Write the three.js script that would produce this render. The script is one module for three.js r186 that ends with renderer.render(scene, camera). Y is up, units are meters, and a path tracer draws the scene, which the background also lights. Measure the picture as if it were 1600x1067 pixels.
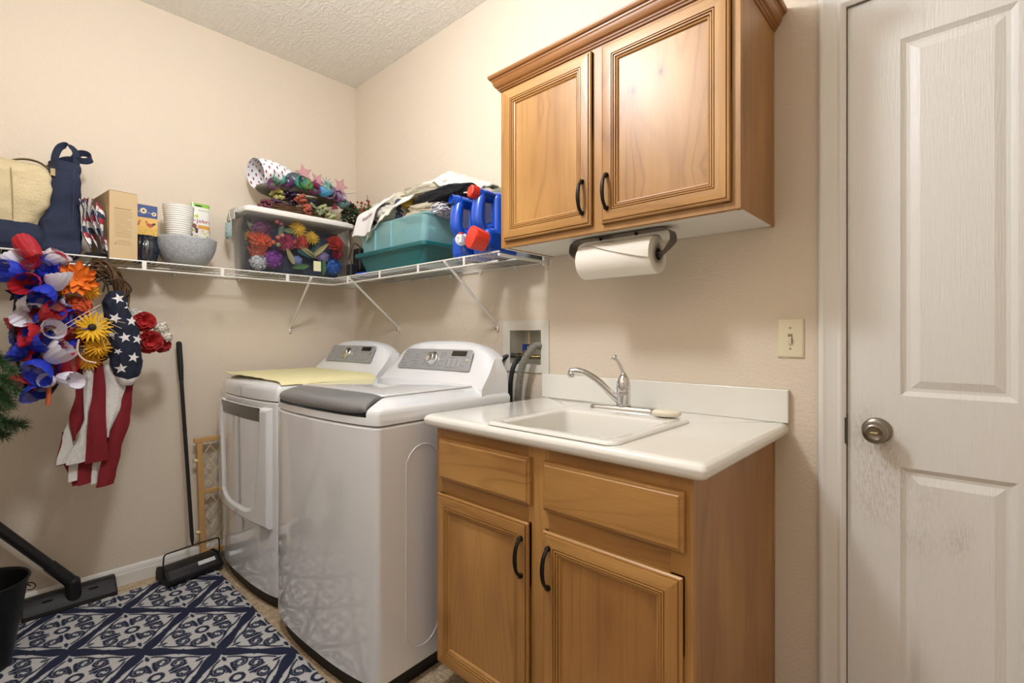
import * as THREE from 'three';
import { RoundedBoxGeometry } from 'three/addons/geometries/RoundedBoxGeometry.js';
import { mergeGeometries, mergeVertices, toCreasedNormals } from 'three/addons/utils/BufferGeometryUtils.js';
import { RectAreaLightUniformsLib } from 'three/addons/lights/RectAreaLightUniformsLib.js';
import { Brush, Evaluator, SUBTRACTION } from 'three-bvh-csg';
import { createNoise2D, createNoise3D } from 'simplex-noise';

// ---------------------------------------------------------------- camera, light, exposure
const scene = new THREE.Scene();
const camera = new THREE.PerspectiveCamera(70.08, 1600 / 1067, 0.05, 30);
camera.position.set(2.9221, 1.1776, 1.6431);
camera.lookAt(2.9221 - Math.sin(0.74710), 1.1776, 1.6431 - Math.cos(0.74710));
camera.setViewOffset(1600, 1067, 0, 8.46, 1600, 1067);
scene.add(camera);
const renderer = new THREE.WebGLRenderer({ antialias: true });
renderer.toneMapping = THREE.LinearToneMapping;
renderer.toneMappingExposure = 1.66;
renderer.shadowMap.enabled = true;
renderer.shadowMap.type = THREE.PCFSoftShadowMap;
RectAreaLightUniformsLib.init();
scene.background = new THREE.Color(0x000000);
const LAMP_POS = [1.70, 2.48, 1.22], LAMP_POWER = 2.75, LAMP_RADIUS = 0.11;
const UNSEEN_PASSAGE_POWER = 3.6;
const LAMP_COLOR = new THREE.Color(0.91, 0.945, 1.0), UNSEEN_PASSAGE_COLOR = new THREE.Color(0.90, 0.92, 1.0);

// ---------------------------------------------------------------- helpers
function rng(seed) { let s = seed >>> 0; return () => { s = (s + 0x6d2b79f5) | 0; let t = Math.imul(s ^ (s >>> 15), 1 | s); t = (t + Math.imul(t ^ (t >>> 7), 61 | t)) ^ t; return ((t ^ (t >>> 14)) >>> 0) / 4294967296; }; }
const V = (x, y, z) => new THREE.Vector3(x, y, z);
const lerp = (a, b, t) => a + (b - a) * t, clamp = (x, a, b) => Math.min(b, Math.max(a, x));
const sstep = (a, b, x) => { const t = clamp((x - a) / (b - a), 0, 1); return t * t * (3 - 2 * t); };
const taken = {};
function numbered(name) { taken[name] = (taken[name] ?? -1) + 1; return taken[name] ? name + '_' + String(taken[name]).padStart(3, '0') : name; }
function plain(g) {
  g = g.index ? g.toNonIndexed() : g;
  for (const k of Object.keys(g.attributes)) if (!['position', 'normal', 'uv'].includes(k)) g.deleteAttribute(k);
  if (!g.attributes.normal) g.computeVertexNormals();
  if (!g.attributes.uv) g.setAttribute('uv', new THREE.BufferAttribute(new Float32Array(g.attributes.position.count * 2), 2));
  g.morphAttributes = {}; g.clearGroups();
  return g;
}
const join = (list) => { list = [].concat(list).map(plain); return list.length === 1 ? list[0] : mergeGeometries(list); };
function thing(name, label, category, pos = [0, 0, 0], turn = 0, group) {
  const o = new THREE.Group(); o.name = numbered(name); scene.add(o);
  o.position.set(...pos); o.rotation.y = turn; o.userData = { label, category };
  if (group) o.userData.group = group;
  return o;
}
function part(name, geos, m, parent, label) {
  const o = new THREE.Mesh(join(geos), m); o.name = name; parent.add(o);
  if (label) o.userData.label = label;
  return o;
}
function solo(name, label, category, geos, m, pos = [0, 0, 0], turn = 0, group) {
  const o = new THREE.Mesh(join(geos), m); o.name = numbered(name); scene.add(o);
  o.position.set(...pos); o.rotation.y = turn; o.userData = { label, category };
  if (group) o.userData.group = group;
  return o;
}
function struct(name, geos, m, parent) {
  const o = new THREE.Mesh(join(geos), m); o.name = name; (parent ?? scene).add(o);
  if (!parent) o.userData.kind = 'structure';
  return o;
}
const stuff = (o) => { o.userData.kind = 'stuff'; return o; };
function B(w, h, d, x = 0, y = 0, z = 0, r = 0, seg = 2) {
  const g = r > 0 ? new RoundedBoxGeometry(w, h, d, seg, r) : new THREE.BoxGeometry(w, h, d);
  return g.translate(x, y, z);
}
const BB = (x0, x1, y0, y1, z0, z1, r = 0, seg = 2) => B(x1 - x0, y1 - y0, z1 - z0, (x0 + x1) / 2, (y0 + y1) / 2, (z0 + z1) / 2, r, seg);
function rod(a, b, r, r2 = r, seg = 10, open = false) {
  const A = V(...a), C = V(...b), d = C.clone().sub(A), L = d.length();
  const g = new THREE.CylinderGeometry(r2, r, L, seg, 1, open);
  g.applyQuaternion(new THREE.Quaternion().setFromUnitVectors(V(0, 1, 0), d.normalize()));
  return g.translate((A.x + C.x) / 2, (A.y + C.y) / 2, (A.z + C.z) / 2);
}
const tube = (pts, r, n = 24, seg = 8, closed = false, tension = 0.5) => new THREE.TubeGeometry(new THREE.CatmullRomCurve3(pts.map((p) => V(...p)), closed, 'catmullrom', tension), n, r, seg, closed);
const ball = (r, x = 0, y = 0, z = 0, w = 12, h = 8) => new THREE.SphereGeometry(r, w, h).translate(x, y, z);
const lathe = (pts, seg = 32, x = 0, y = 0, z = 0) => new THREE.LatheGeometry(pts.map((p) => new THREE.Vector2(...p)), seg).translate(x, y, z);
function ext(shape, depth, bevel = 0, seg = 2, curve = 12) {
  return new THREE.ExtrudeGeometry(shape, { depth: depth - 2 * bevel, bevelEnabled: bevel > 0, bevelThickness: bevel, bevelSize: bevel, bevelOffset: -bevel, bevelSegments: seg, curveSegments: curve }).translate(0, 0, bevel);
}
function rr(w, h, r, cx = 0, cy = 0) {      // rounded rectangle shape
  const s = new THREE.Shape(), x = cx - w / 2, y = cy - h / 2;
  s.moveTo(x + r, y); s.lineTo(x + w - r, y); s.absarc(x + w - r, y + r, r, -Math.PI / 2, 0); s.lineTo(x + w, y + h - r); s.absarc(x + w - r, y + h - r, r, 0, Math.PI / 2);
  s.lineTo(x + r, y + h); s.absarc(x + r, y + h - r, r, Math.PI / 2, Math.PI); s.lineTo(x, y + r); s.absarc(x + r, y + r, r, Math.PI, 1.5 * Math.PI);
  return s;
}
// surface from a function of (u, v) in 0..1
function grid(fn, nu, nv, su = 1, sv = 1) {
  const p = [], uv = [], ix = [];
  for (let j = 0; j <= nv; j++) for (let i = 0; i <= nu; i++) { p.push(...fn(i / nu, j / nv)); uv.push(i / nu * su, j / nv * sv); }
  for (let j = 0; j < nv; j++) for (let i = 0; i < nu; i++) { const a = j * (nu + 1) + i, b = a + 1, c = a + nu + 1, d = c + 1; ix.push(a, b, d, a, d, c); }
  const g = new THREE.BufferGeometry();
  g.setAttribute('position', new THREE.Float32BufferAttribute(p, 3)); g.setAttribute('uv', new THREE.Float32BufferAttribute(uv, 2)); g.setIndex(ix);
  g.computeVertexNormals();
  return g;
}
// cloth or sheet with thickness: the surface, its offset along the normal, and a rim
function sheet(fn, nu, nv, th, su = 1, sv = 1) {
  const g = grid(fn, nu, nv, su, sv), p = g.attributes.position, n = g.attributes.normal, uv = g.attributes.uv, N = p.count;
  const P = [], U = [], I = [...g.index.array];
  for (let i = 0; i < N; i++) { P.push(p.getX(i), p.getY(i), p.getZ(i)); U.push(uv.getX(i), uv.getY(i)); }
  for (let i = 0; i < N; i++) { P.push(p.getX(i) - n.getX(i) * th, p.getY(i) - n.getY(i) * th, p.getZ(i) - n.getZ(i) * th); U.push(uv.getX(i), uv.getY(i)); }
  const src = g.index.array;
  for (let i = 0; i < src.length; i += 3) I.push(src[i] + N, src[i + 2] + N, src[i + 1] + N);
  const edge = [];
  for (let i = 0; i < nu; i++) { edge.push([i, i + 1]); edge.push([nv * (nu + 1) + i + 1, nv * (nu + 1) + i]); }
  for (let j = 0; j < nv; j++) { edge.push([(j + 1) * (nu + 1), j * (nu + 1)]); edge.push([j * (nu + 1) + nu, (j + 1) * (nu + 1) + nu]); }
  for (const [a, b] of edge) I.push(b, a, a + N, b, a + N, b + N);
  const r = new THREE.BufferGeometry();
  r.setAttribute('position', new THREE.Float32BufferAttribute(P, 3)); r.setAttribute('uv', new THREE.Float32BufferAttribute(U, 2)); r.setIndex(I);
  r.computeVertexNormals();
  return toCreasedNormals(r, 1.1);
}
// closed loops of points joined one after another, ends capped (capA, capB)
function loft(loops, { crease = 0.6, capA = true, capB = true } = {}) {
  const n = loops[0].length, P = [], U = [], I = [];
  loops.forEach((l, j) => { let s = 0; l.forEach((q, i) => { P.push(...q); if (i) s += Math.hypot(q[0] - l[i - 1][0], q[1] - l[i - 1][1], q[2] - l[i - 1][2]); U.push(s, j * 0.1); }); });
  for (let j = 0; j < loops.length - 1; j++) for (let i = 0; i < n; i++) { const a = j * n + i, b = j * n + (i + 1) % n, c = a + n, d = b + n; I.push(a, b, d, a, d, c); }
  const cap = (l, flip) => {
    const c = [0, 1, 2].map((k) => l.reduce((t, q) => t + q[k], 0) / n), o = P.length / 3;
    P.push(...c); U.push(0, 0); l.forEach((q) => { P.push(...q); U.push(q[0], q[2]); });
    for (let i = 0; i < n; i++) flip ? I.push(o, o + 1 + (i + 1) % n, o + 1 + i) : I.push(o, o + 1 + i, o + 1 + (i + 1) % n);
  };
  if (capA) cap(loops[0], true);
  if (capB) cap(loops[loops.length - 1], false);
  const g = new THREE.BufferGeometry();
  g.setAttribute('position', new THREE.Float32BufferAttribute(P, 3)); g.setAttribute('uv', new THREE.Float32BufferAttribute(U, 2)); g.setIndex(I);
  return toCreasedNormals(g, crease);
}
// a moulding of length L along x with a profile of [inset y, height z], mitred by cut0 and cut1 (1 = 45 degrees inward)
function mitre(L, prof, cut0 = 1, cut1 = 1) {
  const P = [], I = [], n = prof.length;
  for (const [t, h] of prof) { P.push(t * cut0, t, h, L - t * cut1, t, h); }
  for (let i = 0; i < n - 1; i++) { const a = 2 * i; I.push(a, a + 1, a + 3, a, a + 3, a + 2); }
  const o = P.length / 3;   // mitred ends, closed to the back face
  for (const e of [0, 1]) {
    const s = P.length / 3;
    for (const [t, h] of prof) P.push(e ? L - t * cut1 : t * cut0, t, h);
    const t0 = prof[0][0], t1 = prof[n - 1][0];
    P.push(e ? L - t1 * cut1 : t1 * cut0, t1, 0, e ? L - t0 * cut1 : t0 * cut0, t0, 0);
    for (let i = 1; i < n + 1; i++) e ? I.push(s, s + i + 1, s + i) : I.push(s, s + i, s + i + 1);
  }
  const b = P.length / 3, t0 = prof[0][0], t1 = prof[n - 1][0];
  P.push(t0 * cut0, t0, 0, L - t0 * cut1, t0, 0, t1 * cut0, t1, 0, L - t1 * cut1, t1, 0);
  I.push(b, b + 3, b + 1, b, b + 2, b + 3);
  const g = new THREE.BufferGeometry();
  g.setAttribute('position', new THREE.Float32BufferAttribute(P, 3)); g.setIndex(I);
  return plain(toCreasedNormals(g, 0.3));
}
// uv in metres from each face's direction; grain is the axis that becomes v
function metreUV(g, grain = 'y', off = [0, 0], s = 1) {
  g = plain(g); const p = g.attributes.position, uv = g.attributes.uv, gi = 'xyz'.indexOf(grain);
  for (let i = 0; i < p.count; i += 3) {
    const a = V().fromBufferAttribute(p, i), b = V().fromBufferAttribute(p, i + 1), c = V().fromBufferAttribute(p, i + 2);
    const n = b.clone().sub(a).cross(c.clone().sub(a)).toArray().map(Math.abs);
    n[gi] = -1; const k = n.indexOf(Math.max(...n)), u = [0, 1, 2].find((t) => t !== gi && t !== k);
    [a, b, c].forEach((q, j) => { const f = q.toArray(); uv.setXY(i + j, (f[u] + off[0] + f[k] * 0.37) * s, (f[gi] + off[1]) * s); });
  }
  return g;
}
function warp(g, fn) { const p = g.attributes.position; for (let i = 0; i < p.count; i++) { const q = fn(p.getX(i), p.getY(i), p.getZ(i)); p.setXYZ(i, ...q); } g.computeVertexNormals(); return g; }
const place = (g, pos, rot = [0, 0, 0], sc) => { g = g.clone(); if (sc) g.scale(...[].concat(sc.length ? sc : [sc, sc, sc])); g.applyMatrix4(new THREE.Matrix4().makeRotationFromEuler(new THREE.Euler(...rot))); return g.translate(...pos); };
const facing = (g, pos, dir, spin = 0) => { g = g.clone(); if (spin) g.rotateY(spin); g.applyQuaternion(new THREE.Quaternion().setFromUnitVectors(V(0, 1, 0), V(...dir).normalize())); return g.translate(...pos); };

// ---------------------------------------------------------------- textures
const N2 = createNoise2D(rng(11)), N3 = createNoise3D(rng(12));
const fbm = (x, y, o = 4) => { let s = 0, a = 0.5; for (let i = 0; i < o; i++) { s += a * N2(x, y); x *= 2.03; y *= 2.03; a *= 0.5; } return s; };
function dataTex(w, h, fn, srgb = true, wrap = THREE.MirroredRepeatWrapping) {
  const d = new Uint8Array(w * h * 4);
  for (let j = 0; j < h; j++) for (let i = 0; i < w; i++) { const c = fn(i / w, j / h), o = (j * w + i) * 4; d[o] = clamp(c[0], 0, 255); d[o + 1] = clamp(c[1], 0, 255); d[o + 2] = clamp(c[2], 0, 255); d[o + 3] = c[3] ?? 255; }
  const t = new THREE.DataTexture(d, w, h, THREE.RGBAFormat); t.wrapS = t.wrapT = wrap; t.magFilter = THREE.LinearFilter; t.minFilter = THREE.LinearMipmapLinearFilter; t.generateMipmaps = true;
  if (srgb) t.colorSpace = THREE.SRGBColorSpace;
  t.needsUpdate = true; return t;
}
const grey = (v) => [v, v, v];
function scaled(t, sx, sy = sx) { const c = t.clone(); c.repeat.set(sx, sy); c.needsUpdate = true; return c; }
function canvasTex(w, h, draw, wrap = THREE.ClampToEdgeWrapping) {
  const c = document.createElement('canvas'); c.width = w; c.height = h; draw(c.getContext('2d'), w, h);
  const t = new THREE.CanvasTexture(c); t.colorSpace = THREE.SRGBColorSpace; t.wrapS = t.wrapT = wrap; return t;
}
const std = (color, roughness = 0.6, o = {}) => new THREE.MeshStandardMaterial({ color, roughness, ...o });
const phys = (color, roughness = 0.4, o = {}) => new THREE.MeshPhysicalMaterial({ color, roughness, ...o });
const two = { side: THREE.DoubleSide };

// orange-peel wall, knocked-down ceiling (relief only; 1 tile = 0.5 m and 0.8 m)
const peelTex = dataTex(512, 512, (u, v) => grey(128 + 90 * fbm(u * 34, v * 34, 3) + 40 * fbm(u * 9, v * 9, 2)), false);
const knockTex = dataTex(512, 512, (u, v) => { const q = fbm(u * 16 + 3 * fbm(u * 5, v * 5, 2), v * 30, 3); return grey(128 + 120 * (sstep(0.02, 0.22, q) - 0.5) + 30 * fbm(u * 50, v * 50, 2)); }, false);
const wallMat = std(0xdccebb, 0.72, { bumpMap: scaled(peelTex, 2), bumpScale: 0.0016 });
const ceilMat = std(0xf0ece3, 0.85, { bumpMap: scaled(knockTex, 1.25), bumpScale: 0.004 });
const trimMat = std(0xe2dfd9, 0.38);
// honey-stained alder: growth rings cut lengthwise, fine fibre and a few pin knots (1 tile = 0.5 x 1 m)
function wood(seed, light, dark, knots) {
  const r = rng(seed), K = Array.from({ length: knots }, () => [r(), r(), 0.010 + 0.012 * r()]), ox = r() * 50, oy = r() * 50;
  return dataTex(512, 1024, (u, v) => {
    let x = u * 0.5, y = v, dk = 0;
    for (const [kx, ky, kr] of K) { const dx = x - kx * 0.5, dy = (y - ky) * 0.55, d = Math.hypot(dx, dy); x += dx / (d + 1e-4) * 0.03 * Math.exp(-d * d / (kr * kr * 14)); dk += Math.exp(-d * d / (kr * kr * 0.10)) * 0.9 + 0.35 * Math.exp(-d * d / (kr * kr * 0.9)); }
    const wx = x + 0.035 * fbm(x * 2.4 + ox, y * 0.9 + oy, 2), ring = fbm(wx * 4 + ox, y * 0.38 + oy, 2) * 5.5 + wx * 7;
    const line = Math.pow(0.5 + 0.5 * Math.sin(ring * 6.283), 6) * (0.5 + 0.5 * N2(x * 3 + 7, y * 1.3));
    const g = 0.42 * line + 0.16 * (0.5 + fbm(x * 160 + ox, y * 3, 2)) + 0.62 * (0.42 + 0.9 * fbm(x * 3.2 + oy, y * 1.1, 3)) + 0.10 * (N2(x * 600, y * 16) * 0.5 + 0.5);
    const t = clamp(g, -0.1, 1.1), k = clamp(dk, 0, 1);
    return [0, 1, 2].map((c) => lerp(lerp(light[c], dark[c], t), [92, 54, 22][c], k * 0.75));
  });
}
const WL = [191, 143, 79], WD = [142, 96, 44];
const woodA = wood(5, WL, WD, 0), woodB = wood(9, WL, WD, 5), woodC = wood(23, [180, 131, 69], [131, 86, 38], 1);
const woodMat = (t, o = {}) => phys(0xffffff, 0.42, { map: scaled(t, 2, 1), clearcoat: 0.3, clearcoatRoughness: 0.36, ...o });
const mWoodA = woodMat(woodA), mWoodB = woodMat(woodB), mWoodC = woodMat(woodC);
const mCrown = woodMat(woodC, { color: 0xe2cfb8 });
let woodShift = 0;
const W = (g, grain = 'y') => { woodShift += 0.173; return metreUV(g, grain, [woodShift, woodShift * 2.7]); };
// ---------------------------------------------------------------- the room: walls, ceiling, floor
const H = 2.80, RX = 3.62, RZ = 1.97, T = 0.12;
// back wall (cabinets, door) with the holes for the washer box and the door
{
  const s = new THREE.Shape([[-T, 0], [RX + T, 0], [RX + T, H], [-T, H]].map((p) => new THREE.Vector2(...p)));
  const hole = (x0, x1, y0, y1) => s.holes.push(new THREE.Path([[x0, y0], [x0, y1], [x1, y1], [x1, y0]].map((p) => new THREE.Vector2(...p))));
  hole(1.388, 1.594, 1.043, 1.213);
  hole(2.676, 3.508, 0.002, 2.11);
  struct('wall_back', metreUV(new THREE.ExtrudeGeometry(s, { depth: T, bevelEnabled: false }).translate(0, 0, -T)), wallMat);
}
struct('wall_left', metreUV(BB(-T, 0, 0, H, 0, RZ)), wallMat);
struct('wall_right', metreUV(BB(RX, RX + T, 0, H, 0, RZ)), wallMat);
struct('wall_front', metreUV(join([BB(-T, 2.45, 0, H, RZ, RZ + T), BB(3.35, RX + T, 0, H, RZ, RZ + T), BB(2.45, 3.35, 2.08, H, RZ, RZ + T)])), wallMat);  // doorway opening is out of view, placed to let the passage light in
struct('ceiling', metreUV(BB(-T, RX + T, H, H + 0.1, -T, RZ + T), 'z'), ceilMat);
// unseen passage behind the camera, placed to light the room through a doorway
struct('wall_unseen_passage', metreUV(join([BB(1.6, 1.7, 0, 2.6, RZ + T, 3.6), BB(4.1, 4.2, 0, 2.6, RZ + T, 3.6), BB(1.6, 4.2, 0, 2.6, 3.6, 3.7), BB(RX + T, 4.2, 0, 2.6, RZ, RZ + T)])), wallMat);
struct('ceiling_unseen_passage', metreUV(BB(1.6, 4.2, 2.6, 2.7, RZ + T, 3.7), 'z'), ceilMat);
{
  const tx = dataTex(512, 512, (u, v) => {
    const a = fbm(u * 30, v * 30, 4), b = fbm(u * 7 + 9, v * 7, 3), sp = N2(u * 140, v * 140) > 0.55 ? -26 : 0, lt = N2(u * 90 + 5, v * 90) > 0.6 ? 18 : 0;
    const k = a * 46 + b * 30 + sp + lt; return [186 + k, 164 + k * 1.0, 134 + k * 0.95];
  });
  const mFloor = std(0xffffff, 0.55, { map: scaled(tx, 2.5), bumpMap: scaled(peelTex, 6), bumpScale: 0.002 });
  struct('floor', metreUV(BB(-T, 4.2, -0.1, 0, -T, 3.7), 'z'), mFloor);
}
// baseboards: profiled, with a rounded top
function baseboard(name, L, pos, turn) {
  const pr = [[0, 0], [0.013, 0], [0.013, 0.052], [0.0105, 0.060], [0.0095, 0.068], [0.006, 0.078], [0.0025, 0.084], [0, 0.085]].map((p) => new THREE.Vector2(...p));
  const g = new THREE.ExtrudeGeometry(new THREE.Shape(pr), { depth: L, bevelEnabled: false }).rotateY(turn).translate(...pos);
  return struct(name, metreUV(g, 'y'), trimMat);
}
baseboard('baseboard_left', RZ, [0, 0, 0], 0);
baseboard('baseboard_back', 0.118, [2.498, 0, 0], Math.PI / 2).geometry.scale(1, 1, 1);
baseboard('baseboard_right', RZ, [RX, 0, RZ], Math.PI);
// door casing on the back wall: two legs and a head, mitred
{
  const pr = [[0, 0.009], [0.001, 0.013], [0.006, 0.0165], [0.012, 0.017], [0.020, 0.014], [0.030, 0.012], [0.046, 0.0105], [0.052, 0.0125], [0.056, 0.012], [0.062, 0.008], [0.066, 0.005]];
  const x0 = 2.616, x1 = 3.566, y1 = 2.166, w = x1 - x0;
  const left = mitre(y1, pr, 0, 1).rotateZ(Math.PI / 2).rotateY(0).translate(0, 0, 0);   // inset runs to -x
  left.scale(-1, 1, 1); const li = left.attributes.position; for (let i = 0; i < li.count; i += 3) for (const a of ['position', 'normal', 'uv']) { const t = left.attributes[a], n = t.itemSize; for (let k = 0; k < n; k++) { const q = t.array[i * n + k]; t.array[i * n + k] = t.array[(i + 1) * n + k]; t.array[(i + 1) * n + k] = q; } }
  left.translate(x0, 0, 0);
  left.computeVertexNormals();
  const right = mitre(y1, pr, 0, 1).rotateZ(Math.PI / 2).translate(x1, 0, 0);
  const head = mitre(w, pr, 1, 1).rotateX(0).scale(1, -1, 1);
  { const p = head.attributes; for (let i = 0; i < p.position.count; i += 3) for (const a of ['position', 'uv']) { const t = p[a], n = t.itemSize; for (let k = 0; k < n; k++) { const q = t.array[i * n + k]; t.array[i * n + k] = t.array[(i + 1) * n + k]; t.array[(i + 1) * n + k] = q; } } head.computeVertexNormals(); }
  head.translate(x0, y1, 0);
  struct('trim_1', [left, right, head], trimMat);
  struct('trim_2', [BB(2.665, 2.6795, 0, 2.105, -T, -0.0005), BB(3.5035, 3.518, 0, 2.105, -T, -0.0005), BB(2.665, 3.518, 2.1035, 2.118, -T, -0.0005), BB(2.6795, 2.69, 0, 2.1, -T, -0.05), BB(3.493, 3.5035, 0, 2.1, -T, -0.05), BB(2.68, 3.5, 2.09, 2.1035, -T, -0.05)], trimMat);
}
// the moulded door: slab, two raised panels, knob set
{
  const grain = dataTex(256, 512, (u, v) => grey(128 + 60 * N2(u * 90, v * 5) + 40 * fbm(u * 40 + 2 * N2(u * 3, v * 2), v * 3, 2)), false);
  // worn smudges round the knob and on the lower panel corner: dirt with a grain, brushed along the boards
  const R = rng(77), sm = Array.from({ length: 70 }, () => { const k = R(); return k < 0.55 ? [2.70 + R() * 0.10, 0.96 - R() * 0.28, 0.012 + 0.02 * R(), 0.5 + 0.5 * R()] : [2.80 + R() * 0.13, 0.80 - Math.pow(R(), 1.6) * 0.22, 0.012 + 0.022 * R(), 0.3 + 0.5 * R()]; });
  const dirt = dataTex(512, 1280, (u, v) => {
    const x = 2.682 + u * 0.82, y = 0.004 + v * 2.095; let d = 0;
    if (y < 1.02 && y > 0.4 && x < 3.0) for (const [sx, sy, sr, sa] of sm) { const q = ((x - sx) / sr) ** 2 + ((y - sy) / (sr * 1.7)) ** 2; if (q < 6) d += sa * 0.19 * Math.exp(-q); }
    const fib = clamp(0.45 + 0.75 * N2(x * 420, y * 26) + 0.5 * fbm(x * 60, y * 60, 2), 0, 1.3);
    const k = clamp(d, 0, 1) * fib * 0.42;
    return [lerp(228, 140, k), lerp(226, 124, k), lerp(222, 108, k)];
  }, true, THREE.ClampToEdgeWrapping);
  const mDoor = std(0xffffff, 0.42, { map: dirt, bumpMap: scaled(grain, 3, 3), bumpScale: 0.0012 });
  const doorUV = (g) => { g = plain(g); const p = g.attributes.position, uv = g.attributes.uv; for (let i = 0; i < p.count; i++) uv.setXY(i, (p.getX(i) - 2.682) / 0.82, (p.getY(i) - 0.004) / 2.095); return g; };
  const X0 = 2.6835, X1 = 3.5005, Y0 = 0.006, Y1 = 2.0995, F = -0.006;
  const pan = [[2.800, 3.018, 1.0195, 1.966], [2.800, 3.018, 0.13, 0.830], [3.166, 3.384, 1.0195, 1.966], [3.166, 3.384, 0.13, 0.830]];
  const s = new THREE.Shape([[X0, Y0], [X1, Y0], [X1, Y1], [X0, Y1]].map((p) => new THREE.Vector2(...p)));
  for (const [a, b, c, d] of pan) s.holes.push(new THREE.Path([[a, c], [a, d], [b, d], [b, c]].map((p) => new THREE.Vector2(...p))));
  const door = new THREE.Group(); door.name = 'door_1'; door.userData = { kind: 'structure' }; scene.add(door);
  part('slab', doorUV(new THREE.ExtrudeGeometry(s, { depth: 0.034, bevelEnabled: false }).translate(0, 0, F - 0.034)), mDoor, door);
  for (const [a, b, c, d] of pan) {   // each moulded panel: a sticking groove, a slope up, a flat field
    const L = [[0, 0], [0.004, -0.004], [0.012, -0.0095], [0.016, -0.010], [0.020, -0.010], [0.037, -0.003], [0.040, -0.002]].map(([i, z]) => [[a + i, c + i, F + z], [b - i, c + i, F + z], [b - i, d - i, F + z], [a + i, d - i, F + z]]);
    part('panel', doorUV(loft(L, { capA: false, crease: 0.25 })), mDoor, door);
  }
  const nickel = std(0x8d857a, 0.3, { metalness: 1 });
  const K = new THREE.Group(); K.name = 'knob'; door.add(K); K.position.set(2.7505, 0.921, F);
  const rz = (g) => g.rotateX(Math.PI / 2);
  part('rose', rz(lathe([[0.0001, 0], [0.034, 0], [0.0345, 0.002], [0.032, 0.006], [0.025, 0.009], [0.018, 0.011], [0.0125, 0.014], [0.0125, 0.026], [0.012, 0.03]], 40)), nickel, K);
  part('grip', rz(lathe([[0.012, 0.028], [0.018, 0.031], [0.0265, 0.036], [0.029, 0.044], [0.0275, 0.054], [0.022, 0.0595], [0.017, 0.061], [0.0155, 0.0595], [0.0145, 0.056], [0.0001, 0.0555]], 40)), nickel, K);
  part('turn_button', [B(0.019, 0.0075, 0.008, 0, 0, 0.058, 0.003)], std(0xb9ae8e, 0.3, { metalness: 1 }), K);
  struct('strike_plate', [BB(2.6785, 2.6815, 0.868, 0.958, -0.03, 0.0005), BB(2.664, 2.6815, 0.876, 0.95, 0.002, 0.0075, 0.001)], std(0x2a2622, 0.5, { metalness: 0.7 }), door);
}
// recessed washer box in the wall
{
  const white = std(0xdcd8cd, 0.45), t = thing('washer_outlet_box', 'cream plastic recessed hookup box in the wall left of the sink', 'outlet box', [1.484, 1.043, 0]);
  const s = rr(0.272, 0.232, 0.004, 0, 0.089); s.holes.push(new THREE.Path([[-0.092, 0.009], [-0.092, 0.160], [0.092, 0.160], [0.092, 0.009]].map((p) => new THREE.Vector2(...p))));
  part('flange', ext(s, 0.006, 0.0015).translate(0, 0, 0.0003), white, t);
  part('housing', [BB(-0.1, 0.1, 0.003, 0.167, -0.1, -0.095), BB(-0.1, -0.0945, 0.003, 0.167, -0.095, 0), BB(0.0945, 0.1, 0.003, 0.167, -0.095, 0), BB(-0.0945, 0.0945, 0.003, 0.008, -0.095, 0), BB(-0.0945, 0.0945, 0.162, 0.167, -0.095, 0)], white, t);
  part('pipe', [rod([-0.03, 0.05, -0.06], [-0.03, 0.162, -0.06], 0.008)], std(0xd9cdae, 0.4), t);
  const brass = std(0x8a7a56, 0.35, { metalness: 1 });
  part('valve', [rod([-0.052, 0.042, -0.02], [0.01, 0.042, -0.02], 0.011), rod([-0.066, 0.042, -0.02], [-0.05, 0.042, -0.02], 0.015, 0.015, 8), rod([-0.022, 0.03, -0.02], [-0.022, 0.07, -0.02], 0.010), rod([0.0, 0.04, -0.03], [0.045, 0.04, -0.05], 0.010)], brass, t);
  part('valve_lever', [B(0.02, 0.03, 0.014, -0.022, 0.083, -0.018, 0.004), B(0.034, 0.009, 0.012, -0.014, 0.094, -0.018, 0.003)], std(0x1c3fa0, 0.4), t, 'blue valve lever');
  solo('drain_hose', 'grey corrugated drain hose curling out of the hookup box', 'hose', ribbed([[1.575, 1.085, -0.055], [1.572, 1.128, -0.02], [1.562, 1.136, 0.02], [1.545, 1.105, 0.05], [1.520, 1.05, 0.062], [1.505, 0.98, 0.066], [1.498, 0.86, 0.07], [1.496, 0.6, 0.08]], 0.0155), std(0x8c8a80, 0.4));
  solo('supply_hose', 'black rubber supply hose bending left to the washer from the brass valve', 'hose', tube([[1.419, 1.085, -0.02], [1.385, 1.088, -0.005], [1.355, 1.07, 0.02], [1.335, 1.02, 0.045], [1.33, 0.94, 0.05], [1.33, 0.7, 0.05]], 0.0105, 40, 10), std(0x2c2d31, 0.5));
  solo('supply_hose', 'black rubber supply hose dropping straight down beside the grey corrugated hose', 'hose', tube([[1.462, 1.078, -0.02], [1.464, 1.078, 0.02], [1.462, 1.05, 0.052], [1.452, 0.99, 0.062], [1.448, 0.9, 0.062], [1.448, 0.6, 0.06]], 0.0105, 40, 10), std(0x2c2d31, 0.5));
}
function ribbed(pts, r) {
  const c = new THREE.CatmullRomCurve3(pts.map((p) => V(...p))), L = c.getLength(), n = Math.round(L / 0.0013), g = new THREE.TubeGeometry(c, n, r, 14), p = g.attributes.position;
  for (let i = 0; i <= n; i++) { const q = c.getPointAt(i / n), k = 1 + 0.16 * Math.sin(i / n * L / 0.0072 * 6.283); for (let j = 0; j <= 14; j++) { const a = i * 15 + j; p.setXYZ(a, q.x + (p.getX(a) - q.x) * k, q.y + (p.getY(a) - q.y) * k, q.z + (p.getZ(a) - q.z) * k); } }
  g.computeVertexNormals(); return g;
}
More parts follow.
